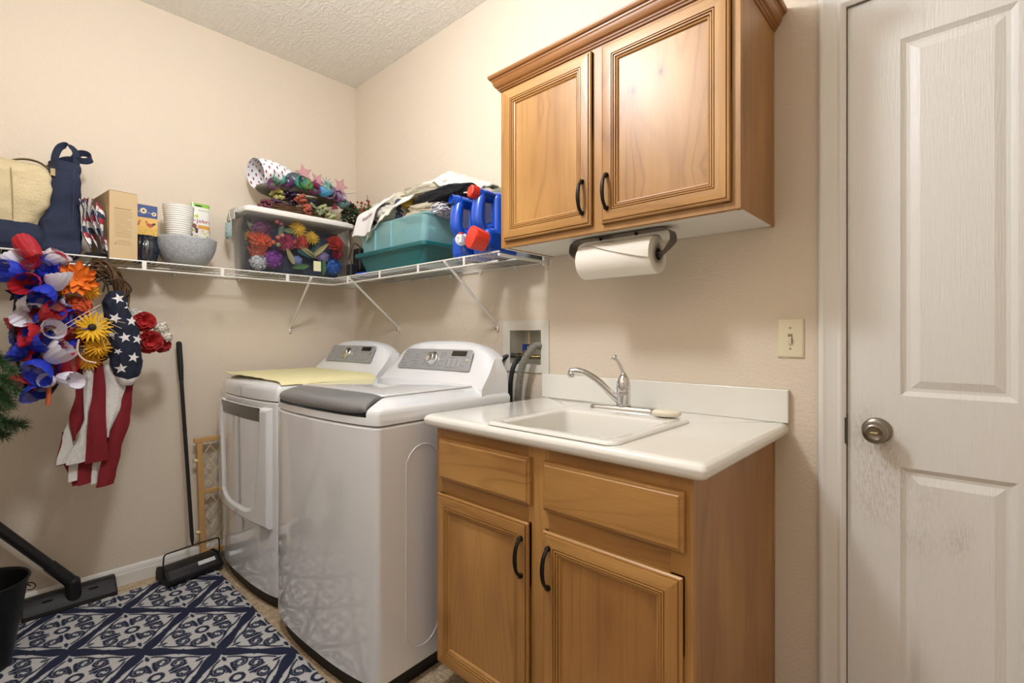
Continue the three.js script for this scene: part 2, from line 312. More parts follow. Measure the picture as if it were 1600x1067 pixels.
// light switch
{
  const ivory = std(0xe0d6b8, 0.4), t = thing('light_switch', 'ivory toggle light switch on the wall between cabinet and door', 'light switch', [2.5425, 1.171, 0]);
  const plate = [[0, 0.0005], [0, 0.003], [0.003, 0.0062], [0.006, 0.007]].map(([i, z]) => [[-0.0355 + i, -0.058 + i, z], [0.0355 - i, -0.058 + i, z], [0.0355 - i, 0.058 - i, z], [-0.0355 + i, 0.058 - i, z]]);
  part('plate', loft(plate), ivory, t);
  part('toggle', [B(0.0095, 0.022, 0.011, 0, -0.003, 0.012, 0.002).applyMatrix4(new THREE.Matrix4().makeRotationX(0.35))], ivory, t);
  part('toggle_slot', [B(0.0125, 0.026, 0.0008, 0, 0, 0.0072)], std(0x8d846c, 0.6), t);
  for (const y of [-0.031, 0.031]) part('screw', [rod([0, y, 0.0065], [0, y, 0.0082], 0.0032), B(0.005, 0.0009, 0.0004, 0, y, 0.0083)], std(0x9c937c, 0.4), t);
}
// ceiling lamp: metal pan and frosted glass bowl, out of view above, placed to light the room
{
  const t = thing('unseen_ceiling_light', 'unseen frosted glass dome ceiling light above the middle of the room', 'ceiling light', [LAMP_POS[0], H, LAMP_POS[2]]);
  part('pan', lathe([[0.0001, 0], [0.07, 0], [0.072, -0.012], [0.06, -0.024], [0.012, -0.03], [0.011, -0.13], [0.0001, -0.13]], 40), std(0xcfcac0, 0.4, { metalness: 0.6 }), t);
  part('shade', lathe([[0.0001, -0.115], [0.10, -0.125], [0.145, -0.16], [0.16, -0.21], [0.15, -0.27], [0.115, -0.315], [0.06, -0.342], [0.0001, -0.35]], 40), std(0xfff3df, 0.5, { emissive: LAMP_COLOR.clone(), emissiveIntensity: 1.4, side: THREE.DoubleSide }), t);
  const l = new THREE.PointLight(LAMP_COLOR, LAMP_POWER); l.position.set(...LAMP_POS); l.castShadow = true; l.shadow.radius = LAMP_RADIUS / 0.02; l.name = 'unseen_ceiling_lamp_light'; scene.add(l);
  const t2 = thing('unseen_ceiling_light', 'unseen square panel light in the passage, placed to light the room from behind', 'ceiling light', [2.9, 2.6, 2.75]);  // unseen panel lamp, placed to light the room from behind the camera
  part('frame', [B(0.94, 0.02, 0.94, 0, -0.01, 0, 0.004)], trimMat, t2);
  part('diffuser', [B(0.88, 0.006, 0.88, 0, -0.022, 0)], std(0xffffff, 0.6, { emissive: UNSEEN_PASSAGE_COLOR.clone(), emissiveIntensity: 2 }), t2);
  const a = new THREE.RectAreaLight(UNSEEN_PASSAGE_COLOR, UNSEEN_PASSAGE_POWER, 0.88, 0.88); a.position.set(2.9, 2.572, 2.75); a.lookAt(2.9, 0, 2.75); a.name = 'unseen_passage_panel_light'; scene.add(a);
}
// ---------------------------------------------------------------- cabinets, worktop, sink
const DOORPROF = [[0, 0.008], [0.0005, 0.0115], [0.003, 0.0145], [0.0065, 0.0155], [0.0072, 0.0135], [0.0085, 0.0135], [0.0095, 0.0185], [0.038, 0.0185], [0.0385, 0.0145], [0.040, 0.0145], [0.041, 0.018], [0.0445, 0.0185], [0.0455, 0.0135], [0.047, 0.0135], [0.048, 0.0165], [0.0515, 0.0165], [0.0525, 0.0115], [0.054, 0.0115], [0.055, 0.0135], [0.0585, 0.012], [0.0605, 0.008], [0.062, 0.006]];
function pull(parent, pos, m) {         // arched bail pull with round rosettes, standing upright
  const h = new THREE.Group(); h.name = 'handle'; h.position.set(...pos); parent.add(h);
  const pts = [[0, -0.05, 0.0075], [0, -0.046, 0.012], [0, -0.03, 0.0225], [0, 0, 0.027], [0, 0.03, 0.0225], [0, 0.046, 0.012], [0, 0.05, 0.0075]];
  const g = tube(pts, 0.0046, 36, 10), p = g.attributes.position;
  for (let i = 0; i < p.count; i++) { const k = 1 + 0.22 * Math.exp(-Math.pow(p.getY(i) / 0.022, 2)); p.setX(i, p.getX(i) * k * 1.25); }
  g.computeVertexNormals();
  const bits = [g];
  for (const s of [-1, 1]) bits.push(lathe([[0.0001, 0], [0.0075, 0], [0.0078, 0.002], [0.0068, 0.004], [0.0072, 0.006], [0.006, 0.010], [0.0001, 0.0125]], 18).rotateX(Math.PI / 2).translate(0, 0.0515 * s, 0));
  const o = new THREE.Mesh(join(bits), m); o.name = 'handle'; h.add(o);
  parent.remove(h); o.position.set(...pos); parent.add(o);
  return o;
}
const mPull = std(0x17130f, 0.38, { metalness: 0.5 });
// framed door, its back at z; parts of the door are its stiles, rails, panel and pull
function cabinetDoor(parent, x0, x1, y0, y1, z, m, mp, pullAt) {
  const w = x1 - x0, h = y1 - y0, d = new THREE.Group(); d.name = 'door'; d.position.set(x0, y0, z); parent.add(d);
  part('rail', W(mitre(w, DOORPROF), 'x'), m, d);
  part('rail', W(mitre(w, DOORPROF).rotateZ(Math.PI).translate(w, h, 0), 'x'), m, d);
  part('stile', W(mitre(h, DOORPROF).rotateZ(-Math.PI / 2).translate(0, h, 0), 'y'), m, d);
  part('stile', W(mitre(h, DOORPROF).rotateZ(Math.PI / 2).translate(w, 0, 0), 'y'), m, d);
  part('panel', W(BB(0.058, w - 0.058, 0.058, h - 0.058, 0.001, 0.0068), 'y'), mp, d);
  pull(d, [pullAt[0] - x0, pullAt[1] - y0, 0.0185], mPull);
}
function drawerFront(parent, x0, x1, y0, y1, z, m) {
  const L = [[0, 0], [0, 0.009], [0.002, 0.0125], [0.006, 0.014], [0.0075, 0.014], [0.0085, 0.0165], [0.011, 0.0185]].map(([i, q]) => [[x0 + i, y0 + i, z + q], [x1 - i, y0 + i, z + q], [x1 - i, y1 - i, z + q], [x0 + i, y1 - i, z + q]]);
  part('drawer_front', W(loft(L, { crease: 0.3 }), 'x'), m, parent);
}
function faceFrame(parent, x0, x1, y0, y1, z0, z1, stiles, rails) {
  const f = new THREE.Group(); f.name = 'face_frame'; parent.add(f);
  for (const [a, b] of stiles) part('stile', W(BB(a, b, y0, y1, z0, z1, 0.001, 1), 'y'), mWoodA, f);
  stiles.slice(0, -1).forEach(([, b], i) => { for (const [c, d] of rails) part('rail', W(BB(b, stiles[i + 1][0], c, d, z0, z1 - 0.0003), 'x'), mWoodC, f); });
}
// base cabinet under the worktop
{
  const t = thing('base_cabinet', 'honey wood base cabinet with two doors under the white sink top', 'cabinet');
  const x0 = 1.626, x1 = 2.4985, zf = 0.613, y0 = 0.088, y1 = 0.8735;
  part('side_panel', W(BB(x0, x0 + 0.016, y0, y1, 0.003, zf - 0.019), 'y'), mWoodC, t);
  part('side_panel', W(BB(x1 - 0.016, x1, 0.0, y1, 0.024, zf - 0.019), 'y'), mWoodC, t);
  part('scribe_strip', W(BB(x1 - 0.012, x1 + 0.0015, 0, y1, 0.0005, 0.0225, 0.002), 'y'), mWoodC, t);
  part('back_panel', W(BB(x0 + 0.016, x1 - 0.016, y0, 0.70, 0.003, 0.009), 'y'), mWoodC, t);
  part('bottom_panel', W(BB(x0 + 0.016, x1 - 0.016, y0, y0 + 0.016, 0.01, zf - 0.019), 'x'), mWoodC, t);
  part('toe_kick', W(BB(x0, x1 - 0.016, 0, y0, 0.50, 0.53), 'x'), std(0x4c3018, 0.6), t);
  faceFrame(t, x0, x1, y0, y1, zf - 0.019, zf, [[x0, x0 + 0.044], [2.030, 2.104], [x1 - 0.052, x1]], [[0.834, y1], [0.652, 0.716], [y0, 0.112]]);
  drawerFront(t, 1.650, 2.046, 0.709, 0.842, zf, mWoodB);
  drawerFront(t, 2.092, 2.482, 0.709, 0.842, zf, woodMat(wood(31, WL, WD, 1)));
  cabinetDoor(t, 1.642, 2.042, 0.102, 0.660, zf, mWoodA, mWoodB, [2.0195, 0.563]);
  cabinetDoor(t, 2.092, 2.479, 0.102, 0.656, zf, mWoodA, mWoodC, [2.1165, 0.563]);
}
// wall cabinet with crown moulding
{
  const t = thing('wall_cabinet', 'honey wood wall cabinet with crown moulding hung above the sink', 'cabinet');
  const x0 = 1.626, x1 = 2.4965, zf = 0.305, y0 = 1.5125, y1 = 2.132;
  const mWhite = std(0xdedad0, 0.5);
  part('side_panel', W(BB(x0, x0 + 0.016, y0, y1, 0.002, zf - 0.019), 'y'), mWoodC, t);
  part('side_panel', W(BB(x1 - 0.016, x1, y0, y1, 0.024, zf - 0.019), 'y'), mWoodC, t);
  part('scribe_strip', W(BB(x1 - 0.012, x1 + 0.0015, y0, y1 - 0.02, 0.0005, 0.0225, 0.002), 'y'), mWoodC, t);
  part('bottom_panel', [BB(x0 + 0.016, x1 - 0.016, y0 + 0.003, y0 + 0.024, 0.004, zf - 0.019), BB(x1 - 0.0155, x1 - 0.001, y0 - 0.001, y0 + 0.0002, 0.024, zf - 0.019), BB(x0 + 0.001, x0 + 0.0155, y0 - 0.001, y0 + 0.0002, 0.004, zf - 0.019)], mWhite, t, 'white underside of the cabinet');
  part('top_panel', W(BB(x0 + 0.016, x1 - 0.016, y1 - 0.016, y1, 0.004, zf - 0.019), 'x'), mWoodC, t);
  part('back_panel', W(BB(x0 + 0.016, x1 - 0.016, y0 + 0.024, y1 - 0.016, 0.002, 0.008), 'x'), mWoodC, t);
  faceFrame(t, x0, x1, y0, y1, zf - 0.019, zf, [[x0, x0 + 0.044], [2.024, 2.100], [x1 - 0.044, x1]], [[y0, y0 + 0.04], [2.08, y1]]);
  cabinetDoor(t, 1.650, 2.042, 1.535, 2.098, zf, mWoodA, mWoodA, [2.012, 1.629]);
  cabinetDoor(t, 2.080, 2.474, 1.533, 2.096, zf, mWoodA, mWoodB, [2.1035, 1.63]);
  // crown: profile grows outward going up; three mitred runs
  const cp = [[0.0, 0.0], [0.004, 0.001], [0.0055, 0.006], [0.0095, 0.008], [0.0105, 0.012], [0.0165, 0.017], [0.0215, 0.026], [0.024, 0.036], [0.027, 0.040], [0.0275, 0.044], [0.034, 0.047], [0.037, 0.053], [0.037, 0.059]];   // [out, up]
  const cb = 2.108, run = (ax, ay, bx, by, nx0, ny0, nx1, ny1) => {  // along (ax,ay)-(bx,by) in plan, offsets scaled by the corner normals
    const loops = [[ax, ay, nx0, ny0], [bx, by, nx1, ny1]].map(([px, py, ox, oy]) => [...cp.map(([o, u]) => [px + ox * o, cb + u, py + oy * o]), [px - ox * 0.012, cb + 0.059, py - oy * 0.012], [px - ox * 0.0, cb, py - oy * 0.0]]);
    return loft(loops, { crease: 0.35 });
  };
  part('crown_moulding', W(run(x0, zf + 0.001, x1, zf + 0.001, -1, 1, 1, 1), 'x'), mCrown, t);
  part('crown_moulding', W(run(x1, zf + 0.001, x1, 0.0015, 1, 1, 1, 0), 'z'), mCrown, t);
  part('crown_moulding', W(run(x0, 0.0015, x0, zf + 0.001, -1, 0, -1, 1), 'z'), mCrown, t);
}
// cultured marble top with backsplash; the sink drops into its hole
const mMarble = phys(0xe9e6dd, 0.18, { clearcoat: 0.6, clearcoatRoughness: 0.08 });
{
  const t = thing('worktop', 'glossy white worktop with rounded edge and backsplash on the wooden base cabinet', 'worktop');
  const OUT = (k, y) => rloop(1.593 + k, 2.540 - k, 0.0005, 0.650 - k, 0.012, y), IN = (y) => rloop(1.905, 2.292, 0.215, 0.612, 0.01, y);
  const lp = [IN(0.8742), IN(0.9165)]; for (let i = 6; i >= 0; i--) { const a = i / 6 * Math.PI / 2; lp.push(OUT(0.019 * (1 - Math.cos(a)), 0.8975 + 0.019 * Math.sin(a))); } for (let i = 1; i <= 5; i++) { const a = i / 5 * Math.PI / 2; lp.push(OUT(0.0235 * (1 - Math.cos(a)), 0.8975 - 0.0233 * Math.sin(a))); } lp.push(IN(0.8742));
  part('slab', loft(lp, { capA: false, capB: false, crease: 0.5 }), mMarble, t);
  part('backsplash', B(0.947, 0.1, 0.0195, 2.0665, 0.9665, 0.0105, 0.003, 3), mMarble, t);
}
function rloop(x0, x1, z0, z1, r, y, n = 6) {     // rounded rectangle loop in plan
  const o = []; for (const [cx, cz, a0] of [[x1 - r, z0 + r, -Math.PI / 2], [x1 - r, z1 - r, 0], [x0 + r, z1 - r, Math.PI / 2], [x0 + r, z0 + r, Math.PI]]) for (let i = 0; i <= n; i++) { const a = a0 + i / n * Math.PI / 2; o.push([cx + r * Math.cos(a), y, cz + r * Math.sin(a)]); }
  return o.reverse();
}
{
  const mSink = phys(0xe6e3da, 0.16, { clearcoat: 0.7, clearcoatRoughness: 0.06 }), t = thing('sink', 'white square drop-in sink with raised rim set in the worktop', 'sink');
  const Y = 0.9168, O = [1.878, 2.320, 0.186, 0.640], I = [1.918, 2.280, 0.278, 0.602];
  const out = (k, y, r = 0.03) => rloop(O[0] + k, O[1] - k, O[2] + k, O[3] - k, r, y), inn = (k, y, r = 0.03) => rloop(I[0] + k, I[1] - k, I[2] + k, I[3] - k, r, y);
  part('bowl', loft([out(0.0, Y + 0.0005), out(0.0015, Y + 0.005), out(0.005, Y + 0.0085), out(0.010, Y + 0.010), out(0.016, Y + 0.0095), inn(-0.012, Y + 0.0085), inn(-0.007, Y + 0.008), inn(-0.002, Y + 0.005), inn(0, Y - 0.001), inn(0.006, Y - 0.05), inn(0.012, Y - 0.12, 0.04), inn(0.022, Y - 0.15, 0.05), inn(0.045, Y - 0.162, 0.05), inn(0.14, Y - 0.166, 0.02)], { capA: false, crease: 0.9 }), mSink, t);
  part('drain', [lathe([[0.0001, 0.001], [0.03, 0.0015], [0.04, 0.003], [0.041, 0.001]], 24, 2.1, Y - 0.165, 0.44)], std(0xc0c0c0, 0.2, { metalness: 1 }), t);
}
{
  const chrome = std(0xd6d8da, 0.07, { metalness: 1 });
  const t = thing('faucet', 'chrome single-lever faucet with a curved spout on the sink deck', 'faucet', [2.069, 0.9262, 0.160], 0.13);
  const plate = (k, y) => rloop(-0.122 + k, 0.122 - k, -0.026 + k, 0.026 - k, 0.0255 - k, y, 8);
  part('deck_plate', loft([plate(0, 0), plate(0, 0.005), plate(0.002, 0.010), plate(0.007, 0.013)], { crease: 0.7 }), chrome, t);
  part('body', lathe([[0.0001, 0.0125], [0.026, 0.0125], [0.0245, 0.018], [0.0235, 0.022], [0.0235, 0.048], [0.0245, 0.050], [0.0245, 0.052], [0.0235, 0.054], [0.0235, 0.068], [0.0245, 0.070], [0.024, 0.080], [0.0215, 0.095], [0.016, 0.110], [0.0105, 0.119], [0.0001, 0.123]], 36), chrome, t);
  const sp = tube([[-0.010, 0.024, 0.003], [-0.040, 0.054, 0.014], [-0.08, 0.094, 0.027], [-0.12, 0.120, 0.040], [-0.150, 0.129, 0.050], [-0.170, 0.127, 0.056]], 0.0115, 50, 16), q = sp.attributes.position;
  part('spout', [sp, ball(0.0118, -0.170, 0.127, 0.056, 18, 12), lathe([[0.0001, 0.02], [0.0115, 0.02], [0.0122, 0.012], [0.0122, 0.0], [0.0095, -0.002], [0.0001, -0.001]], 24, -0.171, 0.107, 0.0565)], chrome, t);
  part('lever', [tube([[0.002, 0.112, 0], [-0.003, 0.128, 0.001], [-0.013, 0.152, 0.004], [-0.024, 0.170, 0.007], [-0.033, 0.178, 0.010]], 0.0058, 30, 12), ball(0.0098, 0.0, 0.119, 0, 16, 12), place(ball(0.0085, 0, 0, 0, 16, 12), [-0.031, 0.177, 0.009], [0, 0.3, 0.8], [1.5, 0.75, 1.1])], chrome, t);
}
solo('soap_bar', 'pale cream oval bar of soap on the sink corner by the faucet', 'soap', warp(ball(1, 0, 0, 0, 28, 18), (x, y, z) => [0.044 * Math.sign(x) * Math.pow(Math.abs(x), 0.85), 0.0125 * Math.sign(y) * Math.pow(Math.abs(y), 0.75), 0.028 * Math.sign(z) * Math.pow(Math.abs(z), 0.85)]), phys(0xe6dec6, 0.35, { clearcoat: 0.2 }), [2.249, 0.9395, 0.213], 0.25);
// paper towel holder and roll
{
  const steel = std(0x6f6a66, 0.34, { metalness: 1 }), t = thing('paper_towel_holder', 'dark steel strap paper towel holder screwed under the wall cabinet', 'paper towel holder', [2.085, 1.5118, 0.215]);
  const strap = (pts, w) => { const c = new THREE.CatmullRomCurve3(pts.map((p) => V(p[0], p[1], 0)), false, 'catmullrom', 0.35); return sheet((u, v) => { const q = c.getPoint(u); const wd = w * lerp(1, 0.55, sstep(0.62, 1, Math.abs(u - 0.5) * 2)); return [q.x, q.y, (v - 0.5) * wd]; }, 80, 2, 0.0016); };
  part('strap', strap([[-0.148, -0.080], [-0.168, -0.062], [-0.186, -0.040], [-0.182, -0.014], [-0.160, -0.0024], [-0.13, -0.001], [0, -0.001], [0.13, -0.001], [0.160, -0.0024], [0.182, -0.014], [0.186, -0.040], [0.168, -0.062], [0.148, -0.080]], 0.048), steel, t);
  for (const s of [-1, 1]) part('hub', [rod([s * 0.148, -0.078, 0], [s * 0.120, -0.078, 0], 0.0125, 0.0125, 16)], steel, t);
  for (const x of [-0.072, 0.062]) part('screw', [ball(0.0055, x, -0.003, 0, 12, 8)], std(0x35302c, 0.4, { metalness: 1 }), t);
  const paper = std(0xece6da, 0.85, { bumpMap: scaled(peelTex, 6), bumpScale: 0.0008 });
  const r = thing('paper_towel_roll', 'white paper towel roll hanging on the steel strap holder', 'paper towel', [2.085, 1.4338, 0.215]);
  const prof = [[0.0195, -0.138], [0.0575, -0.138], [0.0595, -0.136], [0.0595, 0.136], [0.0575, 0.138], [0.0195, 0.138], [0.0195, -0.138]];
  part('paper', lathe(prof, 56).rotateZ(-Math.PI / 2), paper, r);
  part('core', [lathe([[0.0165, -0.1385], [0.0195, -0.1385], [0.0195, 0.1385], [0.0165, 0.1385], [0.0165, -0.1385]], 32).rotateZ(-Math.PI / 2)], std(0x6f5a45, 0.8), r);
  part('loose_sheet', sheet((u, v) => { const b0 = lerp(1.45, -0.25, Math.pow(u, 0.55)), b = lerp(b0, 2.3, v), k = 0.0612 + 0.0065 * Math.pow(1 - v, 4) * (1 - 0.6 * u) + 0.001 * Math.sin(u * 9); return [lerp(-0.128, 0.136, u) - 0.008 * v * (1 - u), k * Math.sin(b), k * Math.cos(b)]; }, 50, 40, 0.001), paper, r);
  part('torn_flap', sheet((u, v) => [lerp(-0.118, -0.066, u) + 0.028 * v, lerp(0.058, 0.072, v), lerp(0.0, -0.034, v) + 0.002 * Math.sin(u * 5)], 10, 10, 0.0008), paper, r);
}
// ---------------------------------------------------------------- washer and dryer
const bow = (x) => -0.1357 * x * x - 1.163 * Math.pow(x, 4);
function plan(inset, y, zback = -0.69, hw = 0.345, r = 0.022, front = 0) {   // outline: bowed front, rounded corners, straight sides
  const w = hw - inset, rr_ = Math.max(0.004, r - inset * 0.3), pts = [], n = 22;
  const zf = (x) => bow(x * hw / w) - inset + front;
  const ze = zf(w - rr_), sl = 0.27;
  for (let i = 0; i <= n; i++) { const x = lerp(-(w - rr_), w - rr_, i / n); pts.push([x, y, zf(x)]); }
  for (let i = 1; i <= 5; i++) { const a = lerp(sl, Math.PI / 2, i / 5); pts.push([w - rr_ + rr_ * (Math.sin(a) - Math.sin(sl)) / (1 - Math.sin(sl)), y, ze - rr_ * (Math.cos(sl) - Math.cos(a))]); }
  pts.push([w, y, zback + inset + 0.01], [w - 0.01, y, zback + inset]);
  pts.push([-(w - 0.01), y, zback + inset], [-w, y, zback + inset + 0.01]);
  for (let i = 5; i >= 1; i--) { const a = lerp(sl, Math.PI / 2, i / 5); pts.push([-(w - rr_ + rr_ * (Math.sin(a) - Math.sin(sl)) / (1 - Math.sin(sl))), y, ze - rr_ * (Math.cos(sl) - Math.cos(a))]); }
  return pts;
}
const up = (loops) => loft(loops.map((l) => l.slice().reverse()), { crease: 0.5 });   // loops run counter-clockwise from above
const enamel = phys(0xe2e3e5, 0.06, { clearcoat: 1, clearcoatRoughness: 0.01, ior: 1.7 });
const silver = std(0xa4a6a8, 0.32, { metalness: 0.75 });
const darkGlass = phys(0x15140f, 0.12), blackPl = std(0x0b0b0c, 0.45), chromeA = std(0xd4d6d8, 0.12, { metalness: 1 });
// flat print of the control panel: cycle names, indicator lines, buttons (no legible words at this size)
function panelPrint(seed, groups) {
  return canvasTex(1024, 256, (c, w, h) => {
    const r = rng(seed); c.fillStyle = '#a9abae'; c.fillRect(0, 0, w, h);
    c.fillStyle = 'rgba(40,42,48,.75)'; const dash = (x, y, n, s = 7) => { for (let i = 0, q = x; i < n; i++) { const l = 5 + r() * 16; c.fillRect(q, y, l, s * 0.55); q += l + 4; } };
    for (const [x, y, n] of groups) dash(x, y, n);
    c.strokeStyle = 'rgba(50,52,58,.8)'; c.lineWidth = 3;
    for (const [a, b, d, e] of [[392, 92, 392, 210], [598, 46, 598, 210], [598, 46, 660, 46], [598, 92, 640, 92], [598, 150, 650, 150], [598, 210, 640, 210], [392, 210, 360, 210], [392, 140, 366, 140], [392, 92, 370, 92]]) { c.beginPath(); c.moveTo(a, b); c.lineTo(d, e); c.stroke(); }
    for (let k = 0; k < 3; k++) { const x = 700 + k * 66; c.beginPath(); c.moveTo(x, 120); c.lineTo(x, 205); c.stroke(); for (let i = 0; i < 4; i++) { c.fillStyle = 'rgba(225,227,230,.9)'; c.fillRect(x + 8, 124 + i * 22, 26, 7); c.fillStyle = 'rgba(40,42,48,.8)'; c.fillRect(x + 8, 134 + i * 22, 20, 3); } }
    c.fillStyle = 'rgba(40,42,48,.8)'; dash(690, 222, 3); dash(760, 222, 3); dash(830, 222, 2); dash(880, 196, 3, 5);
  });
}
function appliance(name, label, cat, pos, turn, topY) {
  const t = thing(name, label, cat, pos, turn);
  part('base', up([plan(0.022, 0.0), plan(0.022, 0.05), plan(0.014, 0.0605)]), blackPl, t, 'black recessed base');
  part('body', up([plan(0.004, 0.0585), plan(0.0, 0.064), plan(0.0, 0.30), plan(0.0, 0.60), plan(0.0, topY - 0.006), plan(0.003, topY - 0.003), plan(0.006, topY)]), enamel, t);
  return t;
}
// console: front leans back, top bulges, ends slant in
function console_(t, zf0, zf1, y0, tall, seed, groups, dialX) {
  const zb = -0.675, prof = (s) => {              // cross-section loop at station s in -1..1 along x
    const a = Math.abs(s), fall = Math.pow(a, 6), h = tall * (1 - 0.10 * a * a) - 0.05 * fall, out = [];
    const P = [[zf0 + 0.012, -0.06], [zf0 + 0.008, 0.006], [zf0, 0.018], [lerp(zf0, zf1, 0.5), h * 0.5], [zf1, h * 0.90], [zf1 - 0.010, h * 0.965], [zf1 - 0.028, h], [zf1 - 0.06, h * 0.985], [lerp(zf1, zb, 0.7), h * 0.90], [zb + 0.015, h * 0.72], [zb, h * 0.5], [zb, -0.06]];
    for (const [z, y] of P) { const k = clamp(y / tall, 0, 1); out.push([s * (0.340 - 0.052 * Math.pow(k, 1.5)), y0 + y, z - 0.012 * fall * k]); }
    return out;
  };
  const loops = []; for (let i = 0; i <= 28; i++) { const q = i / 28 * 2 - 1; loops.push(prof(Math.sign(q) * (1 - Math.pow(1 - Math.abs(q), 1.6)))); }
  part('console', loft(loops, { crease: 0.75 }), enamel, t);
  const ang = Math.atan2(zf0 - zf1, tall * 0.84), P = new THREE.Group(); P.name = 'control_panel'; t.add(P);
  const pt = panelPrint(seed, groups), face = (x, s, up_) => V(x, y0 + 0.018 + (tall * 0.84) * s, lerp(zf0, zf1, s) + up_);
  // silver fascia: a trapezoid with rounded corners lying just proud of the console face
  const sh = new THREE.Shape(), c = [[-0.240, 0.058], [0.236, 0.058], [0.222, 0.156], [-0.214, 0.156]], rd = 0.012;
  c.forEach((p, i) => { const a = V(...c[(i + 3) % 4], 0), b = V(...p, 0), d = V(...c[(i + 1) % 4], 0), e = b.clone().add(a.sub(b).setLength(rd)), f = b.clone().add(d.sub(b).setLength(rd)); i ? sh.lineTo(e.x, e.y) : sh.moveTo(e.x, e.y); sh.quadraticCurveTo(b.x, b.y, f.x, f.y); });
  const put = (g) => g.rotateX(-ang).translate(0, y0 + 0.018, zf0 + 0.001);
  const fascia = ext(sh, 0.004, 0.001), q = fascia.attributes.position, uv = fascia.attributes.uv;
  for (let i = 0; i < q.count; i++) { uv.setXY(i, (q.getX(i) + 0.24) / 0.48, (q.getY(i) - 0.058) / 0.098); }
  part('fascia', put(fascia), std(0xffffff, 0.36, { metalness: 0.45, map: pt }), P, 'silver control fascia');
  part('display', put(B(0.088, 0.024, 0.003, 0.148, 0.137, 0.0045, 0.0012)), darkGlass, P);
  const rx = (g) => g.rotateX(Math.PI / 2);
  part('dial', [put(rx(lathe([[0.0001, 0], [0.033, 0], [0.034, 0.003], [0.030, 0.006], [0.026, 0.007], [0.0255, 0.018], [0.0225, 0.022], [0.019, 0.0225], [0.016, 0.021], [0.0001, 0.0205]], 40)).translate(dialX, 0.108, 0.004))], chromeA, P);
  part('start_button', [put(rx(lathe([[0.0001, 0.003], [0.008, 0.003], [0.0095, 0.002], [0.010, 0]], 24)).translate(0.207, 0.106, 0.004))], chromeA, P);
  part('start_button', [put(rx(lathe([[0.0001, 0.002], [0.005, 0.002], [0.006, 0]], 20)).translate(-0.208, 0.108, 0.004))], chromeA, P);
  return put;
}
const G1 = [[90, 50, 3], [40, 84, 5], [230, 84, 4], [60, 118, 4], [210, 118, 5], [40, 152, 3], [190, 160, 5], [60, 196, 5], [230, 196, 4], [70, 228, 4], [210, 228, 5], [330, 46, 3], [610, 66, 3], [720, 100, 4]];
// top-loading washer
{
  const t = appliance('washing_machine', 'white top-loading washing machine with grey lid handle beside the base cabinet', 'washing machine', [1.2254, 0, 0.854], 0.0531, 0.886);
  const sy = 0.891;
  const deck = up([plan(0.004, sy - 0.002), plan(0.0, sy + 0.001), plan(0, sy + 0.036), plan(0.0035, sy + 0.046), plan(0.012, sy + 0.054), plan(0.040, sy + 0.071), plan(0.056, sy + 0.080), plan(0.075, sy + 0.083)]);
  // pocket under the handle and the shallow well for the lid, cut out of the deck
  const ev = new Evaluator(); ev.attributes = ['position', 'normal', 'uv'];
  const cut = (a, g) => { const r = ev.evaluate(new Brush(plain(a)), new Brush(plain(g)), SUBTRACTION); return r.geometry; };
  const pocketShape = new THREE.Shape(); { const pts = []; for (let i = 0; i <= 20; i++) { const x = lerp(-0.30, 0.30, i / 20); pts.push([x, -(bow(x) + 0.03)]); } for (let i = 20; i >= 0; i--) { const x = lerp(-0.285, 0.285, i / 20); pts.push([x, -(bow(x) - 0.105)]); } pts.forEach((p, i) => i ? pocketShape.lineTo(...p) : pocketShape.moveTo(...p)); }
  let dk = cut(deck, new THREE.ExtrudeGeometry(pocketShape, { depth: 0.2, bevelEnabled: false }).rotateX(-Math.PI / 2).translate(0, 0.916, 0));
  dk = cut(dk, BB(-0.285, 0.285, 0.966, 1.05, -0.545, -0.06));
  part('top_deck', dk, enamel, t);
  const lid = []; for (const [i, y] of [[0, 0.9665], [0, 0.976], [0.002, 0.9795], [0.006, 0.981]]) lid.push(rloop(-0.279 + i, 0.279 - i, -0.535 + i, -0.096 - i, 0.012, y));
  const L = new THREE.Group(); L.name = 'lid'; t.add(L);
  part('panel', loft(lid, { crease: 0.5 }), phys(0xe2e4e6, 0.12, { clearcoat: 0.9, clearcoatRoughness: 0.03 }), L);
  // handle: a silver lip swept along the bowed front edge
  const hp = [[-0.098, 0.9805], [-0.07, 0.982], [-0.035, 0.976], [-0.008, 0.962], [0.004, 0.950], [0.007, 0.936], [0.002, 0.9265], [-0.010, 0.926], [-0.03, 0.934], [-0.098, 0.966]], hl = [];
  for (let i = 0; i <= 36; i++) { const s = i / 18 - 1, e = Math.pow(Math.abs(s), 10); hl.push(hp.map(([z, y]) => [s * (0.278 + 0.016 * sstep(-0.05, 0.0, z)), lerp(y, 0.952, e * 0.25), bow(s * 0.29) * sstep(-0.13, -0.02, z) * 1 + (z - 0.004 * e) + 0.0])); }
  part('handle', loft(hl, { crease: 0.9 }), std(0x8f9091, 0.33, { metalness: 0.45 }), L, 'silver grey lid handle');
  // pressed ring on the side panel
  const ring = []; for (let i = 0; i < 48; i++) { const a = i / 48 * Math.PI * 2, cz = -0.215, hh = 0.27; ring.push([0.345, 0.462 + Math.sign(Math.sin(a)) * hh * 1 + 0.075 * Math.sin(a), cz + 0.072 * Math.cos(a)]); }
  part('pressed_ring', tube(ring, 0.0022, 260, 6, true, 0.5), enamel, t);
  console_(t, -0.523, -0.605, 0.960, 0.198, 3, G1, -0.012);
}
